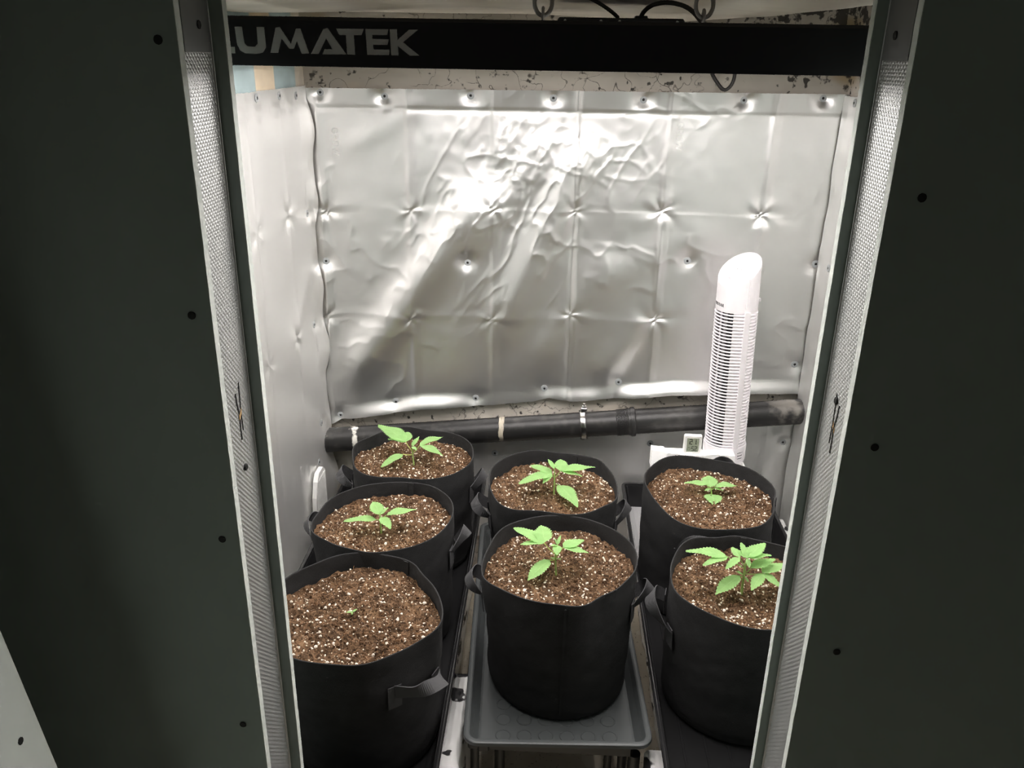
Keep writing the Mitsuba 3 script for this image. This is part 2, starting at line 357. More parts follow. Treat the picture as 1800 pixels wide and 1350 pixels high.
# the dim room on this side of the doorway
obj('wall_near_left', cat_([box(-.76, -.68, -1.7, .72, 0, 2.4), box(-1.06, -.98, .66, YN, 0, 2.4), box(-1.0, -.75, .66, .72, 0, 2.4)]), 'room_paint', kind='structure', label='side wall of the dim front room')
obj('wall_near_right', box(1.2, 1.28, -1.7, YN, 0, 2.4), 'room_paint', kind='structure', label='side wall of the dim front room')
obj('wall_near_rear', box(-.76, 1.28, -1.78, -1.7, 0, 2.4), 'room_paint', kind='structure', label='rear wall of the dim front room')
obj('ceiling_002', box(-.76, 1.28, -1.7, YN+.02, 2.4, 2.46), 'room_paint', kind='structure', label='ceiling of the dim front room')
# a board leaning on the near side wall
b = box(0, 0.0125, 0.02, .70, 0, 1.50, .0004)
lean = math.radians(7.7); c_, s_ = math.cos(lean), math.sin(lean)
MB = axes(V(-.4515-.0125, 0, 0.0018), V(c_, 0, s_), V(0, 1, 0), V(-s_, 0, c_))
pb = thing('plasterboard_offcut', 'green plasterboard sheet, doorway light painted into its colour, leaning at the lower left corner', 'board')
obj('board', moved(b, MB), 'lit_board', pb)
obj('board_screw', moved(disc(V(.0126, .668, .800), V(1, 0, 0), .0042, .0008, 12), MB), 'board_screw', pb)

# ------------------------------------------------------------------ silver sheets
def washer(parent, c, n, r=.0092):
    n = np.asarray(n, float); a = V(0, 0, 1); u = np.cross(a, n); M = axes(c, u/np.linalg.norm(u), np.cross(n, u/np.linalg.norm(u)), n)
    k = obj('washer', moved(lathe([(.0026, .0), (r, .0), (r, .0012), (r*.75, .0019), (.0030, .0016), (.0026, .0)], 20), M), 'washer_plastic', parent, smooth=30)
    obj('screw', moved(lathe([(0, .0002), (.0033, .0005), (.0031, .0021), (.0012, .0026), (.0008, .0012), (0, .0010)], 14), M), 'screw_dark', k, smooth=30)

WB = [(-.577, 1.406), (-.418, 1.400), (-.206, 1.405), (-.004, 1.403), (.214, 1.403), (.454, 1.406), (.641, 1.414), (-.591, .984), (-.215, .990), (.356, 1.010), (.684, 1.011),
      (-.579, .540), (-.419, .587), (-.194, .605), (-.003, .641), (.200, .667), (.669, .735)]
ZBX = [-.62, -.601, -.576, -.347, -.171, -.035, .010, .066, .171, .196, .346, .53, .70]
ZBZ = [.510, .515, .529, .575, .587, .602, .616, .609, .620, .622, .643, .651, .656]
STAR = [(-.361, 1.123), (-.147, 1.131), (.059, 1.130), (.279, 1.135), (.528, 1.133), (-.365, .837), (-.150, .836), (.061, .857), (.283, .849), (-.580, 1.114), (-.596, .833)]
def N2(x, z, s=1.0, sz=None, seed=0, o=4):
    return meshkit.fbm(np.stack([x*s, z*(sz or s), x*0+seed*7.3], -1), o)-.5
def seg(x, z, a, b):
    """Signed distance across and place along the segment a-b."""
    d = V(*b)-V(*a); L = np.linalg.norm(d); d /= L
    t = ((x-a[0])*d[0] + (z-a[1])*d[1])/L
    return (x-a[0])*-d[1] + (z-a[1])*d[0], t
def back_height(x, z):
    wx = x + .010*N2(x, z, 4, 4, 1)*2; wz = z + .010*N2(x, z, 4, 4, 2)*2
    h = .0065 + .012*N2(x+.35*z, z*.6, 3.2, 2.4, 3, 2) + .004*N2(x, z, 9, 7, 4, 3)
    h += .0012*N2(x, z, 34, 26, 5, 3)
    for i, xc in enumerate((-.592, -.363, -.148, .060, .281, .530)):
        d = x - xc - .006*N2(x*0, z, 5, 5, 20+i, 2)
        s = (1, 1, 1, -1.6, 1.2, 1.5)[i]
        h += s*.0036*np.exp(-np.abs(d)/.006)*(.55+.9*(meshkit.noise(np.stack([x*0+i, z*7, x*0], -1)))) + .0010*np.exp(-((d-.012)/.006)**2)
        h += (.0035 if s < 0 else .0015)*np.exp(-np.abs(d)/.03)*np.tanh(d/.003)*.5
    for zc in (1.130, .845):
        d = z - zc - .006*N2(x, x*0, 4, 4, 31, 2)
        h += .0012*np.exp(-np.abs(d)/.006)*(meshkit.noise(np.stack([x*6, x*0+zc*9, x*0], -1)))
    for i, (sx_, sz_) in enumerate(STAR):
        dx, dz = x-sx_, z-sz_; r = np.hypot(dx, dz)+1e-6; th = np.arctan2(dz, dx)
        st = (.6, .55, .45, .9, 1.0, .6, .45, .55, .7, .8, .8)[i]
        h += st*(.0040*np.exp(-r/.030)*np.cos(5*th+i*1.7+r*30) + .0022*np.exp(-r/.012)*np.cos(9*th+i) - .006*np.exp(-(r/.018)**2))
        h += st*.0030*np.exp(-np.abs(dx)/.055)*np.cos(dz/.010+i)*np.exp(-np.abs(dz)/.022)
    # long slack folds that run down to the left
    for a, b, A, w in (((-.170, 1.165), (-.560, .640), .027, .052), ((.075, 1.290), (-.130, .800), .017, .045), ((-.02, 1.30), (-.20, 1.02), .007, .035), ((.150, 1.02), (-.02, .70), .008, .05),
                       ((-.33, 1.385), (-.52, 1.27), .004, .03), ((.40, 1.10), (.12, .93), .004, .04), ((.27, .85), (.14, .68), .007, .045), ((.28, .84), (.20, .66), -.005, .03), ((.53, 1.13), (.60, .72), .004, .05), ((-.36, .84), (-.58, .60), .006, .05)):
        d, t = seg(wx, wz, a, b)
        h += A*np.exp(-(d/w)**2)*ss(-.12, .12, t)*(1-ss(.8, 1.15, t))
    # crumpled patch under the middle of the hem
    m = np.exp(-(((x-.06)/.20)**2 + ((z-1.255)/.085)**2))
    uu, vv = (x*.45+z*.9), (x*.9-z*.45)
    rg = 1-np.abs(2*meshkit.fbm(np.stack([uu*7, vv*19, x*0+2], -1), 3)-1)
    rh = 1-np.abs(2*meshkit.fbm(np.stack([(x-.3*z)*11+4, (z+.3*x)*24, x*0+5], -1), 2)-1)
    rq = 1-np.abs(2*meshkit.fbm(np.stack([uu*9+3, vv*34, x*0+8], -1), 2)-1)
    h += m*(.0034*(rg**6-.15) + .0020*rh**8 + .0016*rq**5)
    h += .0035*rg**8*np.exp(-(((x+.12)/.22)**2 + ((z-1.10)/.22)**2))*(1-m)
    rg2 = 1-np.abs(2*meshkit.fbm(np.stack([(x-.5*z)*9, (z+.4*x)*12, x*0+9], -1), 3)-1)
    h += .0016*rg2**9*ss(.55, .62, meshkit.noise(np.stack([x*5, z*5, x*0+4], -1)))
    # hem
    h += .0016*ss(1.374, 1.378, z) + .20*np.maximum(0, z-1.376) - .0012*np.exp(-((z-1.369)/.005)**2)*(meshkit.noise(np.stack([x*9, x*0+3, x*0], -1))+.2)
    # pinned at the fasteners, flaring out at the lower edge between them
    pin = np.ones_like(x)
    for px, pz in WB: pin *= 1-.92*np.exp(-(((x-px)**2+(z-pz)**2)/.022**2))
    h = np.maximum(h, .0006)*pin
    zb = np.interp(x, ZBX, ZBZ); s = z-zb
    hold = np.zeros_like(x)
    for px, pz in WB[11:]: hold = np.maximum(hold, np.exp(-np.abs(x-px)/.020)*np.exp(-np.maximum(0, pz-z)/.05))
    h += np.interp(x, [-.60, -.45, -.30, -.20, -.16, -.03, .02, .12, .19, .24, .45, .60, .70], [.004, .018, .018, .010, .003, .003, .010, .012, .004, .020, .020, .012, .008])*(1-ss(.002, .042, s))*(1-.6*hold)
    return np.maximum(h, .0008)

nx, nz = 330, 240
xs = np.linspace(-.617, .697, nx); U_, W_ = np.meshgrid(xs, np.linspace(0, 1, nz))
zb = np.interp(U_, ZBX, ZBZ) + .002*N2(U_, U_*0, 60, 60, 77, 3); zt = np.interp(U_, [-.62, .70], [1.4165, 1.4245]) + .0018*N2(U_, U_*0, 120, 120, 78, 2)
Zs = zb + (zt-zb)*W_
Hs = back_height(U_, Zs)
sh = thing('reflective_sheet', 'large creased silver sheet hung on the back wall behind the plants', 'reflective sheet')
P = np.stack([U_, YB-.006-Hs, Zs], -1)
obj('sheet', grid(P), 'foil', sh, smooth=True)
for i, (px, pz) in enumerate(WB):
    h = float(back_height(np.array([[px]]), np.array([[pz]]))[0, 0])
    washer(sh, V(px, YB-.0068-h, pz), V(0, -1, 0))
# faint printed lettering along the factory folds
for txt, px, pz in (('GROW', -.553, 1.325), ('GROW', -.135, 1.36), ('GROW', .300, 1.355)):
    tm = meshkit.text_mesh(txt, .016, .0003)
    v = tm.vertices; tm = trimesh.Trimesh(np.stack([px + v[:, 1], 0*v[:, 0], pz - v[:, 0]], 1), tm.faces, process=False).subdivide()
    hh = back_height(tm.vertices[:, :1], tm.vertices[:, 2:3])[:, 0]
    obj('printed_word', (np.stack([tm.vertices[:, 0], YB-.0064-hh, tm.vertices[:, 2]], 1), tm.faces), 'foil_print', sh)

def left_height(y, z):
    h = .004 + .012*N2(y, z, 5, 1.1, 41, 2) + .0025*N2(y, z, 16, 6, 42, 3)
    for yc in (1.91, 1.70, 1.48, 1.27): h += .002*np.exp(-np.abs(y-yc-.005*N2(y*0, z, 5, 5, 3, 2))/.005)
    for i, (sy, sz) in enumerate(((1.913, 1.143), (1.899, .845), (1.70, 1.14), (1.70, .845))):
        dy, dz = y-sy, z-sz; r = np.hypot(dy, dz)+1e-6; th = np.arctan2(dz, dy)
        h += .0045*np.exp(-r/.035)*np.cos(4*th+i) - .005*np.exp(-(r/.018)**2)
    h += .004*np.exp(-((z-1.380)/.012)**2)*np.cos(y*60)
    d, t = seg(y, z, (2.07, 1.02), (1.80, .78)); h += .006*np.exp(-(d/.035)**2)*ss(-.1, .2, t)*(1-ss(.7, 1.1, t))
    w = ss(2.045, 2.10, y)                      # buckles in the corner
    h = h*(1-w) + w*(.012 + .012*np.clip(np.cos(z*23+1.4)*np.cos(z*9), -.4, 1) + .006*N2(y, z, 40, 22, 44, 2))
    for py, pz in WL: h *= 1-.9*np.exp(-(((y-py)**2+(z-pz)**2)/.02**2))
    return np.maximum(h, .0008)
WL = [(1.774, 1.408), (1.923, 1.406), (2.050, 1.401), (2.068, 1.120), (2.055, .831), (2.055, .548), (2.004, .453)]
Yg, Zg = np.meshgrid(np.linspace(1.0, 2.118, 240), np.linspace(.12, 1.421, 240))
Zg2 = Zg.copy(); Zg2[-1] += .003*N2(Yg[-1], Yg[-1]*0, 90, 90, 5, 2)
s2 = thing('reflective_sheet', 'narrow silver sheet lining the left niche wall beside the door jamb', 'reflective sheet')
obj('sheet', grid(np.stack([XL+.004+left_height(Yg, Zg), Yg, Zg2], -1), flip=True), 'foil_brightened', s2, smooth=True)
for py, pz in WL:
    washer(s2, V(XL+.0052+float(left_height(np.array([[py]]), np.array([[pz]]))[0, 0]), py, pz), V(1, 0, 0))
def right_height(y, z):
    h = .004 + .014*N2(y, z, 5, 1.3, 51, 2) + .002*N2(y, z, 16, 6, 52, 3)
    w = ss(2.04, 2.10, y); return np.maximum(h*(1-w) + w*(.010+.008*N2(y, z, 20, 12, 53, 2)), .0008)
s3 = thing('reflective_sheet', 'silver sheet on the right niche wall, a thin strip beside the right jamb', 'reflective sheet')
obj('sheet', grid(np.stack([XR-.004-right_height(Yg, Zg), Yg, Zg2], -1)), 'foil_brightened', s3, smooth=True)
for py, pz in ((2.05, 1.408), (1.80, 1.405), (2.05, 1.02)):
    washer(s3, V(XR-.0052-float(right_height(np.array([[py]]), np.array([[pz]]))[0, 0]), py, pz), V(-1, 0, 0))
# lower sheet, under the pipe
Xl, Wl = np.meshgrid(np.linspace(-.52, .690, 200), np.linspace(0, 1, 90))
ztop = np.interp(Xl, [-.62, .70], [.435, .590]); Zl = .16 + (ztop-.16)*Wl
def low_height(x, z):
    h = .006 + .012*N2(x, z, 4, 3, 61, 2) + .003*N2(x, z, 14, 10, 62, 3)
    for xc in (-.50, -.30, -.07, .29, .62): h += .0025*np.exp(-np.abs(x-xc)/.007)
    d, t = seg(x, z, (.66, .50), (.60, .22)); h += .010*np.exp(-(d/.03)**2)
    for px, pz in WLO: h = h*(1-.9*np.exp(-(((x-px)**2+(z-pz)**2)/.02**2)))
    return np.maximum(h, .0008)
WLO = [(-.139, .436), (.301, .484), (.669, .503)]
s4 = thing('reflective_sheet', 'low silver sheet, extra light painted into its colour, on the back wall under the black pipe', 'reflective sheet')
obj('sheet', grid(np.stack([Xl, YB-.006-low_height(Xl, Zl), Zl], -1)), 'foil_brightened', s4, smooth=True)
for px, pz in WLO:
    washer(s4, V(px, YB-.0068-float(low_height(np.array([[px]]), np.array([[pz]]))[0, 0]), pz), V(0, -1, 0))

# ------------------------------------------------------------------ grow lamp
lamp = thing('grow_lamp', 'wide black lettered LED grow lamp hung under the ceiling', 'grow light')
LX0, LX1, LY0, LY1, LZ0, LZ1 = -.50, .56, 1.04, 1.86, 1.4828, 1.5371
def rail(y0, y1, s):
    prof = [(y0, LZ0), (y0, LZ1-.004), (y0+s*.004, LZ1), (y1, LZ1), (y1, LZ1-.004), (y0+s*.005, LZ1-.006), (y0+s*.004, LZ0+.006), (y1-s*.012, LZ0+.004), (y1-s*.012, LZ0)]
    return grid(np.array([[[x, a, b] for a, b in prof] for x in (LX0, LX1)]), wrap=True, flip=s < 0)
obj('front_rail', cat_([rail(LY0, LY0+.035, 1)]), 'lamp_black', lamp)
obj('rear_rail', cat_([rail(LY1, LY1-.035, -1)]), 'lamp_black', lamp)
obj('end_rail', box(LX0-.004, LX0, LY0, LY1, LZ0, LZ1, .001), 'lamp_black', lamp)
obj('end_rail', box(LX1, LX1+.004, LY0, LY1, LZ0, LZ1, .001), 'lamp_black', lamp)
for i in range(6):
    xc = -.3825 + .165*i
    k = obj('led_bar', box(xc-.024, xc+.024, LY0+.018, LY1-.018, LZ0+.022, LZ0+.048, .003), 'lamp_black', lamp)
    st = box(xc-.013, xc+.013, LY0+.045, LY1-.055, LZ0+.0195, LZ0+.0215)
    obj('diode_strip', st, 'plastic_white', k, emitter={'type': 'area', 'radiance': {'type': 'rgb', 'value': LED_RADIANCE}})
    for j in range(5):      # cooling fins on the back of the bar
        xf = xc-.018+.009*j
        obj('fin', box(xf-.0008, xf+.0008, LY0+.04, LY1-.04, LZ0+.048, LZ0+.0525), 'lamp_black', k)
db = obj('driver_box', box(.0, .205, 1.47, 1.64, 1.5385, 1.5575, .003), 'lamp_black', lamp)
for x in (.012, .07, .10, .193): obj('screw', disc(V(x, 1.4695, 1.5525), V(0, -1, 0), .0022, .001, 8), 'zinc', db)
obj('socket', box(.128, .148, 1.50, 1.53, 1.5575, 1.5625, .001), 'lamp_black', db)
# logo lettering on the front rail
S_, ox, oz = .0002254, 342, 222
GL = {'L': [(215, 155), (252, 155), (255, 250), (332, 252), (332, 284), (220, 284)],
      'U': [(342, 155), (380, 155), (386, 235), (402, 250), (440, 252), (456, 238), (458, 157), (497, 157), (499, 255), (480, 280), (450, 286), (385, 284), (360, 270), (346, 240)],
      'M': [(520, 281), (558, 160), (580, 157), (632, 238), (665, 165), (688, 165), (725, 285), (685, 286), (665, 225), (645, 262), (622, 262), (585, 212), (560, 282)],
      'A': [(735, 287), (808, 168), (830, 163), (922, 290), (795, 290), (808, 265), (850, 265), (820, 212), (775, 287)],
      'T': [(876, 166), (1020, 168), (1006, 197), (966, 197), (968, 292), (926, 290), (924, 197), (890, 196)],
      'E': [(1028, 168), (1148, 170), (1140, 197), (1062, 196), (1062, 215), (1148, 218), (1140, 245), (1064, 243), (1066, 266), (1150, 268), (1146, 294), (1032, 292)],
      'K': [(1155, 170), (1192, 170), (1193, 222), (1255, 172), (1302, 172), (1222, 232), (1306, 297), (1255, 297), (1195, 250), (1196, 295), (1158, 295)]}
for ch, pl in GL.items():
    q = [((a-ox)*S_, -(b - .0175*(a-ox) - oz)*S_) for a, b in pl]
    obj('logo_letter', moved(poly_prism(q, .0006), axes(V(-.378, LY0-.0006, 1.5099), V(1, 0, 0), V(0, 0, 1), V(0, -1, 0)) @ np.diag([1, 1, -1, 1.])), 'logo_grey', lamp, label='grey letter of the lamp logo')
# chain links and hooks
for hx in (-.022, .215):
    lab = 'steel hook and chain link above the lamp, ' + ('left of the two' if hx < 0 else 'right of the two')
    h = thing('hanging_hook', lab, 'hook', 'hooks that carry the lamp')
    a = np.linspace(0, 2*np.pi, 29)[:-1]
    obj('chain_link', tube(np.stack([hx+.013*np.cos(a), 1.35+.002*np.cos(a), 1.572+.0175*np.sin(a)], 1), .0032, 8, closed=True), 'dull_steel', h, smooth=True)
    a = np.linspace(-.3, 1.75*np.pi, 26)
    up_ = np.stack([hx+0*a, 1.35+.006*np.cos(a), 1.557+.008*np.sin(a)], 1)
    obj('eye_hook', cat_([tube(up_, .0024, 8), tube([[hx, 1.352, 1.550], [hx, 1.350, 1.536], [hx, 1.35, 1.522]], .0024, 8)]), 'dull_steel', h, smooth=True)
    obj('cross_bar', box(hx-.02, hx+.02, 1.340, 1.360, 1.519, 1.5235, .0008), 'lamp_black', h)
def cable(pts, r, label, n=90):
    t = thing('power_cable', label, 'cable')
    obj('cable', tube(crv(pts, n), r, 8), 'cable_black', t, smooth=True)
    return t
cable([(.02, 1.50, 1.598), (.055, 1.50, 1.586), (.080, 1.50, 1.573), (.100, 1.51, 1.5595)], .003, 'short black cable running from the ceiling into the lamp driver')
cable([(.138, 1.515, 1.561), (.146, 1.51, 1.573), (.158, 1.50, 1.5795), (.177, 1.49, 1.5820), (.205, 1.48, 1.576), (.225, 1.45, 1.556), (.243, 1.42, 1.534)], .0036, 'black cable arching over the top of the lamp')
cable([(.338, 1.852, 1.544), (.340, 1.96, 1.535), (.345, 2.02, 1.505), (.352, 2.03, 1.472), (.370, 2.03, 1.445), (.388, 2.03, 1.432), (.400, 2.03, 1.442), (.406, 2.03, 1.475), (.408, 2.02, 1.505), (.402, 1.95, 1.540), (.40, 1.852, 1.544)], .0042, 'loop of black cable dipping below the rear of the lamp')

# ------------------------------------------------------------------ drain pipe
pa, pb_ = V(XL-.01, 2.088, .4775), V(XR+.01, 2.088, .6185)
pd = (pb_-pa)/np.linalg.norm(pb_-pa); PL = np.linalg.norm(pb_-pa)
def at_pipe(x): return pa + pd*((x-pa[0])/pd[0])
def about_pipe(prof, x, sides=40):
    o = at_pipe(x); u = V(0, 1, 0); return moved(lathe(prof, sides), axes(o, np.cross(u, pd)/np.linalg.norm(np.cross(u, pd)), u, pd))
pipe = thing('drain_pipe', 'black plastic drain pipe running across the back wall behind the pots', 'pipe')
R0 = .0345
obj('pipe_body', about_pipe([(R0-.003, 0), (R0, 0), (R0, PL*.25), (R0, PL*.5), (R0, PL*.75), (R0, PL), (R0-.003, PL)], pa[0], 48), 'pipe_black', pipe, smooth=30)
prof = [(R0, 0)]
for i in range(9): prof += [(R0+.0008, .002+i*.0032), (R0+.0024, .0028+i*.0032), (R0+.0024, .0044+i*.0032), (R0+.0008, .0050+i*.0032)]
obj('ribbed_coupling', about_pipe(prof + [(R0+.003, .034), (R0+.003, .052), (R0, .054)], .196, 40), 'pipe_black', pipe, smooth=25)
obj('coupling_ring', about_pipe([(R0, 0), (R0+.0055, 0), (R0+.0062, .002), (R0+.0062, .009), (R0+.0055, .011), (R0, .011)], .236, 40), 'pipe_black', pipe, smooth=25)
cl = thing('pipe_clamp', 'bright steel clamp with a bolt around the black drain pipe', 'clamp')
obj('band', about_pipe([(R0+.0012, 0), (R0+.0042, 0), (R0+.0048, .003), (R0+.0048, .010), (R0+.0042, .013), (R0+.0012, .013)], .1005, 40), 'steel', cl, smooth=25)
for dx in (-.003, .013):
    obj('edge_liner', about_pipe([(R0+.0002, 0), (R0+.0058, 0), (R0+.0058, .003), (R0+.0002, .003)], .1005+dx, 40), 'cable_black', cl, smooth=25)
c0 = at_pipe(.107)
obj('ear', box(c0[0]-.008, c0[0]+.008, c0[1]-.006, c0[1]+.006, c0[2]+R0+.002, c0[2]+R0+.016, .0015), 'steel', cl)
bo = obj('bolt', lathe([(0, 0), (.0028, 0), (.0028, .016), (0, .0165)], 10, c0+V(0, 0, R0+.012)), 'steel', cl)
obj('nut', lathe([(.0026, 0), (.0056, 0), (.0056, .005), (.0026, .005)], 6, c0+V(0, 0, R0+.0165)), 'zinc', bo)
obj('ear', box(c0[0]-.005, c0[0]+.005, c0[1]-.004, c0[1]+.004, c0[2]-R0-.012, c0[2]-R0-.003, .001), 'steel', cl)

# ------------------------------------------------------------------ trays and what carries them
def rrect(w, d, r, n=6):
    out = []
    for cx, cy, a0 in ((w/2-r, d/2-r, 0), (-w/2+r, d/2-r, 90), (-w/2+r, -d/2+r, 180), (w/2-r, -d/2+r, 270)):
        for a in np.radians(np.linspace(a0, a0+90, n)): out.append((cx+r*math.cos(a), cy+r*math.sin(a)))
    return np.array(out)
def tray_mesh(w, d, h, r, zf, lip, th=.003, taper=.012, round_=.006):
    """Open tray: floor top at zf, rim top at zf+h."""
    rows = []
    def ring(inset, z): 
        o = rrect(w-2*inset, d-2*inset, max(r-inset, .006)); rows.append(np.c_[o, np.full(len(o), z)])
    ring(lip+taper+.02+th, zf-th); ring(lip+taper+.002+th, zf-th+.001); ring(lip+th*.5, zf+h-.008); ring(.001, zf+h-.009); ring(0, zf+h-.006); ring(.0008, zf+h-.0015); ring(.003, zf+h)
    ring(lip-.003, zf+h); ring(lip, zf+h-.0015); ring(lip+taper*.95, zf+round_*.7); ring(lip+taper+.002, zf+round_*.2); ring(lip+taper+.010, zf)
    P = np.array(rows)
    m = grid(P, wrap=True)
    k = len(m.vertices); n = P.shape[1]; j = np.arange(n); j2 = (j+1) % n
    v = np.vstack([m.vertices, [0, 0, zf], [0, 0, zf-th]]); L = (len(rows)-1)*n
    f = np.vstack([m.faces, np.stack([np.full(n, k), L+j, L+j2], 1), np.stack([np.full(n, k+1), j2, j], 1)])
    return trimesh.Trimesh(v, f, process=False)
def place(m, x, y, deg): return moved(m, axes(V(x, y, 0), V(math.cos(math.radians(deg)), math.sin(math.radians(deg)), 0), V(-math.sin(math.radians(deg)), math.cos(math.radians(deg)), 0), V(0, 0, 1)))
ZF = .3015
tm_ = thing('drip_tray', 'grey drip tray with raised discs on the metal stand, in the middle', 'tray')
MTX, MTY, MTA = .0285, 1.545, 2.4
obj('tray_shell', place(tray_mesh(.350, .770, .034, .028, ZF, .012), MTX, MTY, MTA), 'tray_grey', tm_, smooth=35)
for j in range(17):
    for i in range(6):
        d = lathe([(0, ZF-.001), (.0150, ZF-.001), (.0150, ZF+.0004), (.0138, ZF+.0016), (.0128, ZF+.0016), (.0120, ZF+.0006), (0, ZF+.0006)], 20, (-.1010+.0404*i, -.3310+.0404*j, 0))
        obj('raised_disc', place(d, MTX, MTY, MTA), 'tray_grey', tm_, smooth=25)
for lab, cx, cy, w in (('long black drip tray under the three pots on the left', -.3625, 1.555, .405), ('long black drip tray under the two pots on the right', .4270, 1.555, .405)):
    t = thing('drip_tray', lab, 'tray')
    obj('tray_shell', place(tray_mesh(w, 1.11, .070, .02, ZF, .009, taper=.010), cx, cy, 0), 'tray_black', t, smooth=35)
    for i in range(8):
        x = cx - w/2 + .055 + i*(w-.11)/7
        obj('floor_rib', box(x-.003, x+.003, 1.555-.50, 1.555+.50, ZF-.001, ZF+.0012, .001), 'tray_black', t)
rp = thing('ribbed_strip', 'pale grey ribbed plastic strip in the rear corner of the right black tray', 'plastic strip')
obj('strip', moved(poly_prism([(.236, 1.72), (.247, 1.72), (.262, 1.78), (.290, 1.825), (.304, 1.85), (.306, 2.085), (.236, 2.085)], .002), axes(V(0, 0, ZF+.0012), V(1, 0, 0), V(0, 1, 0), V(0, 0, 1))), 'strip_grey', rp)
for i in range(6): obj('rib', box(.243+.009*i-.0012, .243+.009*i+.0012, 1.86, 2.08, ZF+.003, ZF+.0042, .0004), 'strip_grey', rp)
st = thing('metal_stand', 'low dark metal stand with tubular legs under the grey middle tray', 'stand')
obj('top_frame', cat_([box(-.125, .185, 1.20, 1.222, .272, .2975, .003), box(-.150, .150, 1.80, 1.822, .272, .2975, .003), place(box(-.147, -.125, -.31, .31, .272, .2975, .003), MTX, 1.51, 2.4), place(box(.125, .147, -.31, .31, .272, .2975, .003), MTX, 1.51, 2.4)]), 'tube_metal', st)
for x, y, r in ((-.1125, 1.211, .0085), (.191, 1.211, .0115), (-.068, 1.275, .0105), (.1490, 1.275, .0080), (.1770, 1.275, .0090)):
    obj('leg', tube([[x, y, ZP+.001], [x, y, .22], [x, y, .273]], r, 16), 'tube_metal', st, smooth=40)
for x in (-.120, .120): obj('leg', tube([[x, 1.80, ZP+.001], [x, 1.80, .22], [x, 1.80, .273]], .0105, 16), 'tube_metal', st, smooth=40)
obj('cross_tube', tube([[-.068, 1.275, .262], [.177, 1.275, .262]], .007, 12), 'tube_metal', st, smooth=40)
def soft_block(x0, x1, y0, y1, z0, z1, seed, amp=.006):
    m = box(x0, x1, y0, y1, z0, z1, .008)
    M = m3.Manifold(m3.Mesh(np.asarray(m.vertices, np.float32), np.asarray(m.faces, np.uint32))).refine_to_length(.012).to_mesh()
    v = np.array(M.vert_properties[:, :3], float)
    d = (meshkit.fbm(v*22+seed, 3)-.5)*2*amp
    c = V((x0+x1)/2, (y0+y1)/2, (z0+z1)/2); o = (v-c)/V(x1-x0, y1-y0, z1-z0)
    n = np.where(np.abs(o) > .44, np.sign(o), 0); n[:, 2] = np.minimum(n[:, 2], 0); n[:, 2] *= 0
    top = o[:, 2] > .3
    v = v + n*d[:, None]; v[top, 2] -= np.abs(d[top])*.5*(np.abs(o[top, :2]).max(1) > .40)
    return trimesh.Trimesh(v, M.tri_verts, process=False)
for lab, a in (('torn white plastic wrapped block under the front of the left black tray', (-.56, -.135, 1.0, 1.385, ZP+.001, .2965)), ('torn white plastic wrapped block under the front of the right black tray', (.208, .60, 1.0, 1.205, ZP+.001, .2965)),
               ('white plastic wrapped block under the rear of the left black tray', (-.55, -.20, 1.42, 2.07, ZP+.001, .2965)), ('white plastic wrapped block under the rear of the right black tray', (.29, .685, 1.25, 2.07, ZP+.001, .2965))):
    t = thing('wrapped_block', lab, 'block')
    obj('film', soft_block(*a, seed=len(places)), 'bag_film', t, smooth=40)
obj('tape_tab', box(-.142, -.130, 1.375, 1.392, .292, .2985, .001), 'purple', 'wrapped_block', label='small purple tab')

# ------------------------------------------------------------------ fabric pots, soil and perlite
RIMS = {
'FL': ([-0.325, 1.218], [164, 164, 164, 166, 168, 166, 163, 164, 155, 146, 146, 160, 155, 147, 143, 145, 159, 164, 166, 168, 163, 157, 161, 163]),
'ML': ([-0.335, 1.529], [144, 153, 156, 149, 148, 148, 151, 145, 141, 140, 141, 143, 146, 149, 152, 155, 159, 156, 150, 143, 139, 137, 140, 142]),
'RL': ([-0.324, 1.832], [151, 147, 151, 157, 158, 150, 142, 149, 152, 154, 155, 156, 152, 150, 148, 147, 144, 138, 140, 152, 149, 141, 141, 152]),
'MF': ([0.041, 1.393], [151, 159, 165, 159, 158, 157, 156, 157, 141, 140, 141, 147, 151, 154, 156, 159, 163, 166, 164, 160, 155, 155, 152, 148]),
'MR': ([0.025, 1.712], [150, 151, 156, 166, 167, 153, 155, 162, 161, 156, 160, 153, 147, 145, 148, 157, 154, 152, 152, 162, 159, 156, 154, 153]),
'RR': ([0.384, 1.694], [144, 141, 145, 159, 177, 184, 178, 174, 169, 157, 149, 142, 149, 151, 153, 159, 162, 164, 171, 180, 175, 163, 157, 152]),
'RF': ([0.401, 1.345], [151, 154, 151, 148, 150, 154, 152, 144, 138, 138, 138, 142, 148, 154, 158, 158, 155, 155, 158, 150, 160, 160, 153, 151])}
WHERE = {'FL': 'with only a tiny sprout, nearest on the left', 'ML': 'in the middle of the left row', 'RL': 'rearmost on the left, before the pipe',
         'MF': 'in the middle at the front, on the grey tray', 'MR': 'in the middle at the rear, behind the pot on the grey tray', 'RR': 'at the rear right, in front of the white fan', 'RF': 'at the front right, beside the right door jamb'}
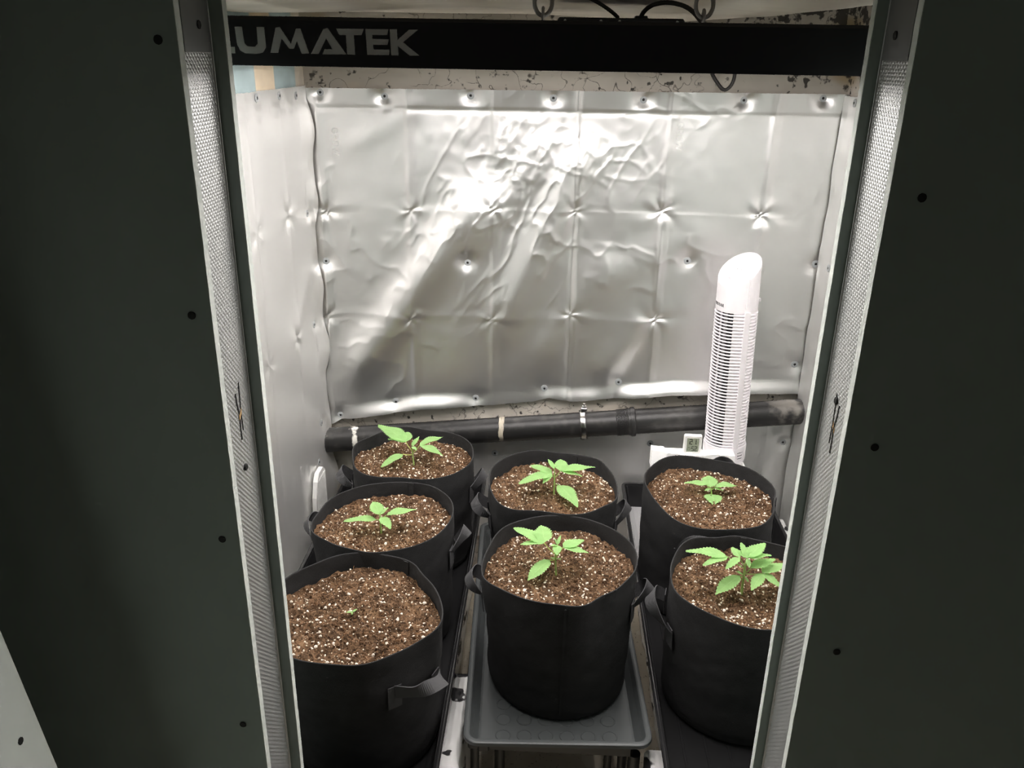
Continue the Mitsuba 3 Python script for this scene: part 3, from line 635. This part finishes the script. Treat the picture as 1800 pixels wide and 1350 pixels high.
# handle: (angle, spread, how far out, droop, twist)
HAND = {'FL': [(-38, .30, .050, -.055, .55), (146, .22, .030, -.01, .1)], 'ML': [(4, .26, .034, -.02, .2), (172, .26, .034, -.01, .1)], 'RL': [(-2, .26, .032, -.03, .1), (186, .26, .036, -.03, .15)],
        'MF': [(-4, .26, .034, -.03, .2), (176, .26, .034, -.03, .1)], 'MR': [(-6, .28, .034, -.03, .15), (184, .28, .036, -.03, .15)], 'RR': [(68, .24, .022, .012, .0), (-104, .30, .014, .0, .2)], 'RF': [(181, .24, .044, -.02, .2), (0, .24, .036, -.02, .2)]}
TH = np.linspace(-np.pi, np.pi, 24, endpoint=False)
ZB, ZR = .3035, .580
NTH = 120
ANG = np.linspace(-np.pi, np.pi, NTH, endpoint=False)
def periodic(vals, ang):
    from scipy.interpolate import CubicSpline
    v = np.asarray(vals, float); cs = CubicSpline(np.r_[TH, np.pi], np.r_[v, v[0]], bc_type='periodic')
    return cs((np.asarray(ang)+np.pi) % (2*np.pi) - np.pi)
def rim_r(k, ang): return np.clip(periodic(RIMS[k][1], ang)/1000, .134, .186)
def body_r(k, ang, z):
    t = np.clip((z-ZB)/(ZR-ZB), 0, 1)
    base = .1430 + .004*np.sin(2*ang+len(k)+ord(k[0])) + .006*t
    w = ss(.30, 1.0, t)
    return base*(1-w) + rim_r(k, ang)*w
def rim_z(k, ang): return ZR + .003*np.sin(3*ang+ord(k[1])) - (.012*np.exp(-((ang+.55)/.35)**2) if k == 'FL' else 0)
POT = {}
for pi_, k in enumerate(RIMS):
    (cx, cy), _ = RIMS[k]
    rows = []
    def wob(z): 
        p = np.stack([np.cos(ANG)*2.2+pi_*5, np.sin(ANG)*2.2, np.full(NTH, z*7)], -1)
        return .0035*(meshkit.fbm(p, 3, pi_)-.5)*2
    def ringz(r, z): rows.append(np.stack([cx+r*np.cos(ANG), cy+r*np.sin(ANG), z+0*ANG], -1))
    for r in (.02, .08, .120): ringz(np.full(NTH, r), ZB)
    ringz(body_r(k, ANG, ZB)-.012, ZB); ringz(body_r(k, ANG, ZB)-.003, ZB+.004); ringz(body_r(k, ANG, ZB), ZB+.014); ringz(body_r(k, ANG, ZB+.018)-.0014, ZB+.018)
    rz = rim_z(k, ANG)
    for t in np.linspace(.08, 1.0, 30):
        z = ZB + t*(rz-ZB); ringz(body_r(k, ANG, z) + wob(t)*min(1, 8*(1-t)+.3), z)
    out = rows[-1]
    ringz(body_r(k, ANG, rz) - .0008, rz+.0010); ringz(body_r(k, ANG, rz) - .0026, rz+.0004)
    for t in np.linspace(.98, .74, 10):
        z = ZB + t*(rz-ZB); ringz(body_r(k, ANG, z) - .0030 + wob(t)*min(1, 8*(1-t)+.3), z)
    pot = thing('fabric_pot', 'black fabric pot ' + WHERE[k], 'pot', 'black fabric pots on the trays')
    POT[k] = pot
    obj('fabric_shell', grid(np.array(rows), wrap=True), 'felt', pot, smooth=40)
    # stitched hem just under the rim and a vertical side seam
    a2 = np.append(ANG, ANG[0]); rzz = rim_z(k, a2)
    obj('rim_hem', tube(np.stack([cx+(body_r(k, ANG, rz)-.0010)*np.cos(ANG), cy+(body_r(k, ANG, rz)-.0010)*np.sin(ANG), rz+.0006], -1), .0012, 6, closed=True), 'felt_hem', pot, smooth=True)
    sa = {'FL': 1.15, 'ML': 1.35, 'RL': -1.2, 'MF': -1.52, 'MR': 1.2, 'RR': -.12, 'RF': 1.45}[k]
    zz = np.linspace(ZB+.02, ZR-.004, 20)
    sr = np.array([body_r(k, np.array([sa]), z)[0] for z in zz])
    for s_, nm in ((1, 'side_seam'),):
        pp = np.stack([cx+(sr+.0024)*math.cos(sa), cy+(sr+.0024)*math.sin(sa), zz], -1)
        obj(nm, ribbon(pp, V(-math.sin(sa), math.cos(sa), 0), .0045, .0012), 'felt', pot)
    zz = np.linspace(ZR-.050, ZR-.002, 6); sr = np.array([body_r(k, np.array([sa]), z)[0] for z in zz]) - .0050
    obj('inner_seam', ribbon(np.stack([cx+sr*math.cos(sa), cy+sr*math.sin(sa), zz], -1), V(-math.sin(sa), math.cos(sa), 0), .012, .002), 'felt', pot)
    for hi, (deg, sp, outw, droop, tw) in enumerate(HAND[k]):
        a0 = math.radians(deg); zt = .562 + droop*.25
        n = 34; s = np.linspace(-1, 1, n); bell = np.clip(1-np.abs(s)**2.4, 0, 1)
        ang = a0 + sp*s*(1+.12*np.sin(3*s+hi))
        z = zt - .058*np.abs(s)**2.2*(1+.25*np.sin(s*2+hi*2)) + droop*bell*.8
        rr = np.array([body_r(k, np.array([a_]), z_)[0] for a_, z_ in zip(ang, z)]) + .0050 + .68*outw*bell*(1+.22*np.sin(s*2.2+hi))
        pts = np.stack([cx+rr*np.cos(ang), cy+rr*np.sin(ang), z], -1)
        rad = np.stack([np.cos(ang), np.sin(ang), 0*ang], -1)
        tilt = (.55*bell + tw*1.5*np.sin(s*2.6+.3)*bell)[:, None]
        nrm = np.cos(tilt)*rad + np.sin(tilt)*V(0, 0, 1)
        tg = np.gradient(pts, axis=0); tg /= np.linalg.norm(tg, axis=1, keepdims=True)
        wd = np.cross(nrm, tg); wd /= np.linalg.norm(wd, axis=1, keepdims=True)
        hk = obj('handle', ribbon(pts, wd, .025, .0018), 'webbing', pot, smooth=40)
        for e in (0, -1):      # sewn ends
            pe = pts[e]; a_ = ang[e]; r_ = body_r(k, np.array([a_]), pe[2])[0] + .0034
            zs = np.linspace(pe[2]-.035, pe[2]+.010, 5)
            rs = np.array([body_r(k, np.array([a_]), z_)[0] for z_ in zs]) + .0040
            obj('sewn_end', ribbon(np.stack([cx+rs*math.cos(a_), cy+rs*math.sin(a_), zs], -1), V(-math.sin(a_), math.cos(a_), 0), .025, .0016), 'webbing', hk)
def soil_z(k, x, y):
    (cx, cy), _ = RIMS[k]; sd = ord(k[0])*3+ord(k[1])
    p = np.stack([x, y, x*0+sd], -1)
    rr = np.hypot(x-cx, y-cy)
    h = .5530 + .010*(meshkit.fbm(p*14, 2, sd)-.5) + .014*(meshkit.fbm(p*55, 3, sd+1)-.5) + .008*(meshkit.noise(p*230, sd+2)-.5)
    edge = .010*ss(.09, .145, rr)*np.clip(-(y-cy)/.14, -.6, 1)         # a little higher at the front, lower at the rear
    return h + edge
for k in RIMS:
    (cx, cy), _ = RIMS[k]; sd = ord(k[0])*3+ord(k[1])
    na, nr = 170, 58
    an = np.linspace(-np.pi, np.pi, na, endpoint=False); q = np.linspace(.004, 1, nr)
    r0 = np.array(body_r(k, an, .556)) - .0045
    A, Qm = np.meshgrid(an, q); Rm = Qm*r0[None]
    x, y = cx+Rm*np.cos(A), cy+Rm*np.sin(A); z = soil_z(k, x, y)
    m = grid(np.stack([x, y, z], -1), wrap=True)
    nv = len(m.vertices); v = np.vstack([m.vertices, [cx, cy, float(z[0].mean())]]); j = np.arange(na)
    f = np.vstack([m.faces, np.stack([np.full(na, nv), j, (j+1) % na], 1)])
    bot = np.stack([cx+r0*np.cos(an), cy+r0*np.sin(an), np.full(na, .535)], -1)
    b0 = len(v); v = np.vstack([v, bot]); l0 = (nr-1)*na; j2 = (j+1) % na
    f = np.vstack([f, np.stack([l0+j, b0+j, b0+j2], 1), np.stack([l0+j, b0+j2, l0+j2], 1)])
    so = thing('potting_soil', 'brown potting soil with white perlite in the black pot ' + WHERE[k], 'soil', kind='stuff')
    obj('soil_bed', trimesh.Trimesh(v, f, process=False), 'soil', so, smooth=35)
    rg = np.random.default_rng(sd)
    def scatter(n, lo, hi, lift, pw=2.5):
        a = rg.uniform(-np.pi, np.pi, n); r = np.sqrt(rg.uniform(0, 1, n))*(np.array(body_r(k, a, .556))-.008)
        x, y = cx+r*np.cos(a), cy+r*np.sin(a)
        s = lo + (hi-lo)*rg.uniform(0, 1, n)**pw
        return np.stack([x, y, soil_z(k, x, y) + s*lift], -1), s
    p, s = scatter(1000, .0006, .0031, .30, 3.2); obj('perlite', bits(p, s, sd+1), 'perlite', so, kind='stuff')
    p, s = scatter(1500, .0009, .0034, .25); obj('soil_crumbs', bits(p, s, sd+2, flat=.8), 'soil_crumb', so, kind='stuff')
    p, s = scatter(260, .003, .010, .0)
    fb = []
    for c, L in zip(p, s):
        d = rg.normal(size=3); d[2] = abs(d[2])*.35; d /= np.linalg.norm(d)
        w = np.cross(d, rg.normal(size=3)); w /= np.linalg.norm(w); w *= .00045
        c = c + V(0, 0, .0012)
        q4 = np.array([c-d*L-w, c-d*L+w, c+d*L+w+V(0, 0, .001), c+d*L-w+V(0, 0, .001)]); fb.append((q4, np.array([[0, 1, 2], [0, 2, 3]])))
    obj('fibres', cat_(fb), 'soil_fibre', so, kind='stuff')

# ------------------------------------------------------------------ seedlings
PLANTS = {
'RL':([[-0.3191, 1.8165, 0.556], [-0.321, 1.8165, 0.5808], [-0.3209, 1.8165, 0.5951]], [([-0.3211,1.8165,0.5894],[-0.3371,1.8165,0.6143],[([-0.4222,1.8989,0.6183],0.36),([-0.3857,1.8366,0.6103],0.32),([-0.341,1.866,0.6183],0.55)]),([-0.32,1.8165,0.5847],[-0.3031,1.8165,0.6072],[([-0.2521,1.8727,0.6052],0.34),([-0.2421,1.7866,0.5952],0.36)]),([-0.321,1.8165,0.5808],[-0.3451,1.8165,0.5808],[([-0.3916,1.7732,0.5648],0.42)]),([-0.3209,1.8165,0.5951],[-0.3221,1.8165,0.6026],[([-0.3089,1.85,0.6146],0.3),([-0.3084,1.8005,0.6006],0.5),([-0.325,1.8151,0.6126],0.4)])] ),
'ML':([[-0.3364, 1.4935, 0.556], [-0.3369, 1.4935, 0.5854], [-0.3371, 1.4935, 0.5957]], [([-0.3373,1.4935,0.5905],[-0.3455,1.4935,0.5895],[([-0.4142,1.4897,0.5835],0.34)]),([-0.3372,1.4935,0.5922],[-0.324,1.4935,0.6007],[([-0.2655,1.5265,0.5967],0.36)]),([-0.3372,1.4935,0.594],[-0.338,1.4935,0.6025],[([-0.3588,1.5331,0.6085],0.62)]),([-0.3372,1.4935,0.594],[-0.3347,1.4935,0.5958],[([-0.3088,1.4609,0.5878],0.5)]),([-0.3371,1.4935,0.5957],[-0.3369,1.4935,0.6008],[([-0.3219,1.5114,0.6088],0.34),([-0.3602,1.5002,0.6068],0.34)])] ),
'MR':([[0.0277, 1.6873, 0.556], [0.0273, 1.6873, 0.5878], [0.0274, 1.6873, 0.6137]], [([0.0269,1.6873,0.5989],[0.021,1.6873,0.6097],[([-0.0536,1.6558,0.5977],0.4),([-0.0304,1.7298,0.6077],0.4),([0.0014,1.6578,0.5997],0.42)]),([0.0278,1.6873,0.6008],[0.0403,1.6873,0.6179],[([0.1206,1.7114,0.6179],0.34),([0.0903,1.6837,0.6079],0.36),([0.0426,1.7348,0.6239],0.6)]),([0.0273,1.6873,0.587],[0.0373,1.6873,0.5826],[([0.0804,1.6162,0.5666],0.44)]),([0.0274,1.6873,0.6137],[0.0261,1.6873,0.6228],[([0.0111,1.7067,0.6368],0.4),([0.0331,1.6823,0.6348],0.4)])] ),
'MF':([[0.0325, 1.3719, 0.556], [0.0302, 1.3719, 0.5901], [0.0295, 1.3719, 0.6087]], [([0.0295,1.3719,0.6015],[0.0069,1.3719,0.6262],[([-0.0541,1.4212,0.6262],0.38),([-0.0391,1.3747,0.6182],0.36),([0.0022,1.4322,0.6282],0.55)]),([0.0305,1.3719,0.5944],[0.0437,1.3719,0.6172],[([0.0938,1.3718,0.6072],0.42),([0.0858,1.4076,0.6132],0.46)]),([0.0302,1.3719,0.5901],[0.0197,1.3719,0.5881],[([-0.0214,1.3233,0.5721],0.44)]),([0.0295,1.3719,0.6087],[0.0326,1.3719,0.6224],[([0.0266,1.375,0.6364],0.34),([0.0391,1.3887,0.6344],0.3),([0.0321,1.3442,0.6184],0.6),([0.0197,1.3613,0.6264],0.4)]),([0.0301,1.3719,0.5904],[0.0306,1.3719,0.5908],[([0.0195,1.3693,0.5948],0.4),([0.0415,1.3666,0.5948],0.3)])] ),
'RR':([[0.3938, 1.7168, 0.556], [0.3926, 1.7168, 0.564], [0.3913, 1.7168, 0.5719]], [([0.3916,1.7168,0.5689],[0.3799,1.7168,0.581],[([0.3307,1.7302,0.577],0.42)]),([0.3916,1.7168,0.5689],[0.4011,1.7168,0.5779],[([0.455,1.7346,0.5719],0.42)]),([0.3915,1.7168,0.5699],[0.3895,1.7168,0.5758],[([0.3916,1.7646,0.5798],0.75)]),([0.3915,1.7168,0.5699],[0.3904,1.7168,0.5719],[([0.376,1.7114,0.5679],0.6)]),([0.392,1.7168,0.5699],[0.3973,1.7168,0.5731],[([0.4201,1.7168,0.5671],0.42)]),([0.3933,1.7168,0.561],[0.3946,1.7168,0.557],[([0.3911,1.6683,0.556],0.8)]),([0.3913,1.7168,0.5719],[0.3919,1.7168,0.5739],[([0.4001,1.7137,0.5819],0.4)])] ),
'RF':([[0.3844, 1.3346, 0.556], [0.384, 1.3346, 0.5953], [0.3846, 1.3346, 0.6255]], [([0.3841,1.3346,0.6121],[0.3498,1.3346,0.6363],[([0.2748,1.3542,0.6323],0.36),([0.3006,1.3139,0.6283],0.36)]),([0.3844,1.3346,0.6155],[0.3722,1.3346,0.6357],[([0.3618,1.3622,0.6397],0.6),([0.3431,1.3125,0.6237],0.42)]),([0.3846,1.3346,0.6255],[0.3857,1.3346,0.6347],[([0.3785,1.3656,0.6487],0.4),([0.4282,1.3761,0.6427],0.44),([0.4357,1.3532,0.6307],0.3),([0.3884,1.3212,0.6227],0.5),([0.3691,1.3488,0.6387],0.4),([0.3937,1.3322,0.6507],0.3)]),([0.3855,1.3346,0.6004],[0.4183,1.3346,0.6029],[([0.4686,1.3759,0.5989],0.42),([0.4531,1.314,0.5829],0.44),([0.3915,1.2983,0.5889],0.46)]),([0.3859,1.3346,0.6029],[0.3946,1.3346,0.6126],[([0.4472,1.3626,0.6166],0.4)]),([0.3839,1.3346,0.5961],[0.377,1.3346,0.5952],[([0.3266,1.2968,0.5772],0.44)]),([0.3838,1.3346,0.5969],[0.3822,1.3346,0.5985],[([0.3682,1.3351,0.6045],0.5)]),([0.3843,1.3346,0.5953],[0.3863,1.3346,0.5937],[([0.3921,1.3266,0.5877],0.5)])] ),
}
PLAB = {'RL': 'seedling with one drooping leaf in the rear left pot by the pipe', 'ML': 'small seedling with narrow single leaves in the middle pot of the left row',
        'MR': 'bushy seedling with serrated leaves in the rear middle pot', 'MF': 'seedling with two yellow leaf stalks in the front middle pot on the grey tray',
        'RR': 'smallest seedling of the leafy ones, low in the rear right pot before the fan', 'RF': 'largest seedling with a dense leaf crown in the front right pot'}
def leaflet(b, t, wr, droop, seed):
    """A toothed blade from b to t, wr times as wide as long; (mesh, uv)."""
    b, t = V(*b), V(*t); L = np.linalg.norm(t-b); d = (t-b)/L
    side = np.cross(V(0, 0, 1), d); side /= np.linalg.norm(side); upv = np.cross(d, side)
    rg = np.random.default_rng(seed)
    n = 2*max(5, int(L/.0056)) + 1
    s = np.linspace(0, 1, n); w = .5*wr*L*np.sin(np.pi*np.clip(s, 0, 1)**.80)**.85*(1-.15*s)
    tooth = np.where(np.arange(n) % 2 == 1, 1.10, .88); tooth[:3] = 1; tooth[-1] = 1
    w = w*tooth + .0002
    shift = np.where(np.arange(n) % 2 == 1, .45/n, 0)
    mid = b + d*(s*L)[:, None] + upv*(droop*L*(np.sin(np.pi*s)*.55))[:, None]
    fold = .16
    P = []
    for sg, f_ in ((1, 1.0), (1, .5), (0, 0), (-1, .5), (-1, 1.0)):
        wv = .018*L*np.sin(s*9+sg*2+seed)*f_
        c_ = mid + side*(sg*f_*w)[:, None] + d*(shift*L*f_)[:, None] + upv*((abs(sg)*f_*w*fold*(1 if f_ < .9 else .55)) + wv)[:, None]
        P.append(c_)
    P = np.stack(P, 1)
    uv = np.stack([np.repeat(s[:, None], 5, 1), np.repeat(V(1, .5, 0, -.5, -1)[None], n, 0)], -1)
    return grid(P), uv.reshape(-1, 2)
def seedling(k, nodes, leaves, lab):
    p = thing('seedling', lab, 'seedling', 'seedlings in the fabric pots')
    b = V(*nodes[0]); pts = [b-V(0, 0, .012)] + [V(*q) for q in nodes]
    pts = crv(pts, 16)
    obj('stem', tube(pts, np.linspace(.0023, .0016, 16)*(1.25 if k == 'RF' else 1), 8), 'leaf_stem', p, smooth=True)
    for li, (p0, p1, tips) in enumerate(leaves):
        p0, p1 = V(*p0), V(*p1)
        lf = thing_key = numbered(p + '__leaf'); places.add(lf)
        if np.linalg.norm(p1-p0) > .003:
            m = (p0+p1)/2 + V(0, 0, -.0015)
            obj('petiole', tube(crv([p0, m, p1], 8), .0011, 6), 'petiole' if k in ('MF', 'RL') else 'leaf_stem', lf, smooth=True)
        for ti, (tip, w) in enumerate(tips):
            m, uv = leaflet(p1, tip, w*1.12, .10, li*7+ti+ord(k[0]))
            obj('leaflet', m, 'leaf', lf, smooth=True, uv=uv)
for k, (nodes, leaves) in PLANTS.items(): seedling(k, nodes, leaves, PLAB[k])
sp = thing('sprout', 'tiny green sprout just breaking the soil in the nearest left pot', 'sprout')
c = V(-.335, 1.218, .559)
obj('stem', tube([c-V(0, 0, .008), c, c+V(.001, 0, .004)], .0011, 6), 'leaf_stem', sp, smooth=True)
for tip, w in (((.009, .007, .006), .5), ((-.010, -.002, .004), .45), ((.002, -.006, .003), .5)):
    m, uv = leaflet(c+V(.001, 0, .004), c+V(*tip), w, .1, 3); obj('leaf', m, 'leaf', sp, smooth=True, uv=uv)

# ------------------------------------------------------------------ white foam block, thermometer, fan, grille
fb = thing('foam_block', 'torn white foam block behind the rear right pot, under the thermometer', 'foam block')
rg = np.random.default_rng(5)
xs_ = np.linspace(.272, .479, 46)
tz = np.interp(xs_, [.272, .305, .309, .322, .345, .352, .400, .415, .430, .479], [.5835, .5830, .5770, .5775, .5745, .5735, .5735, .5770, .5790, .5760]) + rg.uniform(-.0011, .0011, 46)
front = np.array([[[x, 1.868, .304 if x > .312 else .535], [x, 1.8835, z-.001], [x, 1.8855, z], [x, 1.9120, z], [x, 1.9135, z-.0015], [x, 1.9135, .304 if x > .312 else .535]] for x, z in zip(xs_, tz)])
m = grid(front, wrap=True, flip=True)
ends = [np.array([[0, 1, 2], [0, 2, 3], [0, 3, 4], [0, 4, 5]]), (np.array([[0, 2, 1], [0, 3, 2], [0, 4, 3], [0, 5, 4]]) + 45*6)]
obj('front_wall', trimesh.Trimesh(m.vertices, np.vstack([m.faces]+ends), process=False), 'foam', fb, smooth=25)
obj('base', box(.312, .522, 1.9135, 2.030, .304, .5235, .004), 'foam', fb)
th = thing('thermometer', 'small white digital thermometer standing on the foam block beside the fan', 'thermometer')
tx, ty, tz0 = .3735, 1.9000, .5735
def tbox(x0, x1, z0, z1, y0, y1, b=0): return box(tx+x0, tx+x1, ty+y0, ty+y1, tz0+z0, tz0+z1, b)
obj('case', tbox(-.0225, .0225, 0, .0500, -.006, .006, .0028), 'plastic_white', th)
sc_ = obj('screen', tbox(-.0150, .0150, .0055, .0420, -.0068, -.0055), 'lcd', th)
SEG = {'2': 'abged', '1': 'bc', '5': 'afgcd', '4': 'fgbc'}
def digit(ch, x, z, h, par, ink):
    w = h*.5; t = h*.13; d = []
    for s_ in SEG[ch]:
        q = {'a': (0, w, h-t, h), 'g': (0, w, h/2-t/2, h/2+t/2), 'd': (0, w, 0, t), 'f': (0, t, h/2, h), 'b': (w-t, w, h/2, h), 'e': (0, t, 0, h/2), 'c': (w-t, w, 0, h/2)}[s_]
        d.append(tbox(x+q[0], x+q[1], z+q[2], z+q[3], -.0071, -.0066))
    obj('digit', cat_(d), ink, par)
digit('2', -.0090, .0255, .0145, sc_, 'lcd_ink'); digit('1', .0010, .0255, .0145, sc_, 'lcd_ink'); digit('4', .0103, .0255, .0085, sc_, 'lcd_faint')
obj('dot', tbox(.0090, .0098, .0255, .0266, -.0071, -.0066), 'lcd_ink', sc_)
digit('5', -.0030, .0072, .0130, sc_, 'lcd_ink'); digit('2', .0048, .0072, .0130, sc_, 'lcd_ink')
a = np.linspace(0, 2*np.pi, 21)[:-1]
obj('comfort_face', tube(np.stack([tx-.0092+.0038*np.cos(a), ty-.0070+0*a, tz0+.0132+.0038*np.sin(a)], 1), .0004, 5, closed=True), 'lcd_ink', sc_)

fan = thing('tower_fan', 'white ribbed tower fan standing behind the rear right pot', 'fan')
FX, FY, FZ, FR = .4715, 1.973, .5235, .0515
LEAN = math.radians(1.7)
MF_ = axes(V(FX, FY, FZ), V(math.cos(LEAN), 0, math.sin(LEAN)), V(0, 1, 0), V(-math.sin(LEAN), 0, math.cos(LEAN)))
def fobj(name, mesh, m, par, **k): return obj(name, moved(mesh, MF_), m, par, **k)
H0, H1, HC = .050, .408, .0
fobj('base', lathe([(0, .0), (.050, .0), (.0530, .004), (.0545, .010), (.0545, .050), (.0525, .0535), (.047, .054), (0, .054)], 56), 'fan_white', fan, smooth=35)
def arc_wall(r, a0, a1, z0, z1, th, n=40):
    an = np.radians(np.linspace(a0, a1, n))
    P = np.array([[[rr*math.cos(a), rr*math.sin(a), z] for rr, z in ((r, z0), (r, z1), (r-th, z1), (r-th, z0))] for a in an])
    g = grid(P, wrap=True); L = (n-1)*4
    return trimesh.Trimesh(g.vertices, np.vstack([g.faces, [[0, 2, 1], [0, 3, 2], [L, L+1, L+2], [L, L+2, L+3]]]), process=False)
OP0, OP1 = 168, 251                 # the open front of the grille
fobj('housing', arc_wall(.0475, OP1, OP0+360, H0, H1, .003, 60), 'fan_white', fan, smooth=35)
fobj('dark_core', arc_wall(.034, OP0-14, OP1+14, H0, H1, .003, 24), 'fan_dark', fan, smooth=35)
fobj('rotor_vane', arc_wall(.040, 214, 227, H0+.002, H1-.002, .004, 6), 'fan_grey', fan, smooth=35)
fobj('rotor_vane', arc_wall(.0385, 178, 190, H0+.002, H1-.002, .004, 6), 'fan_grey', fan, smooth=35)
fobj('guard_rib', arc_wall(.0485, 210.5, 213, H0, H1, .004, 3), 'fan_white', fan)
NS = 42; pitch = (H1-H0-.004)/NS
a = np.linspace(0, 2*np.pi, 49)[:-1]
ringm = None
for i in range(NS):
    z = H0 + .004 + pitch*(i+.5)
    pr_ = [(.0480, -.0017), (.0512, -.0016), (.0520, 0), (.0512, .0016), (.0480, .0017)]
    fobj('slat', lathe([(r, z+q) for r, q in pr_] + [(pr_[0][0], z+pr_[0][1])], 48), 'fan_white', fan, smooth=35)
fobj('spine', arc_wall(.0535, 281, 297, H0-.002, H1+.004, .006, 8), 'fan_white', fan, smooth=35)
# slanted head
DIR = math.radians(222); SL = .66
an = np.linspace(0, 2*np.pi, 65)[:-1]
def top_h(x, y, off=0): return .508 + off - SL*(x*math.cos(DIR)+y*math.sin(DIR))
def hring(r, z=None, off=0):
    x, y = r*np.cos(an), r*np.sin(an); return np.stack([x, y, np.full(64, z) if z is not None else top_h(x, y, off)], -1)
rows = [hring(.044, H1), hring(.0500, H1+.001), hring(.0505, H1+.010), hring(.0500, None, -.030), hring(.0496, None, -.0292), hring(.0500, None, -.004), hring(.0494, None, -.001), hring(.047, None, .0004), hring(.0400, None, .0002), hring(.0390, None, -.0008), hring(.001, None, -.0008)]
fobj('head', grid(np.array(rows), wrap=True), 'fan_white', fan, smooth=35)
n_ = V(SL*math.cos(DIR), SL*math.sin(DIR), 1); n_ /= np.linalg.norm(n_)
def on_top(u, v):           # u down the slope, v across
    d = V(math.cos(DIR), math.sin(DIR), 0); e = V(-math.sin(DIR), math.cos(DIR), 0); q = d*u + e*v
    return V(q[0], q[1], top_h(q[0], q[1], -.0008))
fobj('knob', disc(on_top(.022, .000), n_, .0125, .008, 28), 'fan_white', fan, smooth=35)
fobj('knob', disc(on_top(-.020, .002), n_, .0105, .007, 28), 'fan_white', fan, smooth=35)
for v in (-.006, .006): fobj('mark', disc(on_top(.001, v), n_, .0012, .0007, 8), 'fan_grey', fan)
fobj('seam_line', arc_wall(.0512, 284, 286, H1+.012, .500-.004, .001, 3), 'fan_white', fan)
def wrap_text(txt, h, a_end, z, r):
    tm = meshkit.text_mesh(txt, h, .0005, bold=True).subdivide(); v = tm.vertices; w = v[:, 0].max()
    th_ = np.radians(a_end) + (v[:, 0]-w)/r
    rr = r + v[:, 2]
    return trimesh.Trimesh(np.stack([rr*np.cos(th_), rr*np.sin(th_), z+v[:, 1]], 1), tm.faces, process=False)
fobj('lettering', wrap_text('TRISTAR', .0066, 221, H1+.0140, .0503), 'print_black', fan, label='black printed word')
for i in range(3): fobj('vent_slit', arc_wall(.0547, 296, 314, .022+.008*i, .0234+.008*i, .0006, 6), 'fan_dark', fan)
fobj('latch', box(.0475, .0535, -.014, -.006, H1+.022, H1+.030, .001), 'fan_white', fan)
# white ribbed panel against the left wall
vg = thing('vent_panel', 'white ribbed plastic vent panel at the left wall beside the rear left pot', 'vent')
ol = [(1.880, .300), (1.990, .300), (1.990, .440), (1.972, .4560), (1.930, .4560), (1.912, .440), (1.895, .400)]
MV = axes(V(-.606, 0, 0), V(0, 1, 0), V(0, 0, 1), V(1, 0, 0))
obj('panel', moved(poly_prism(ol, .012), MV), 'plastic_white', vg)
for i in range(9):
    y = 1.905 + .0095*i
    obj('rib', box(-.5942, -.5915, y-.0018, y+.0018, .305, .415 if i < 1 else .440, .0006), 'plastic_white', vg)
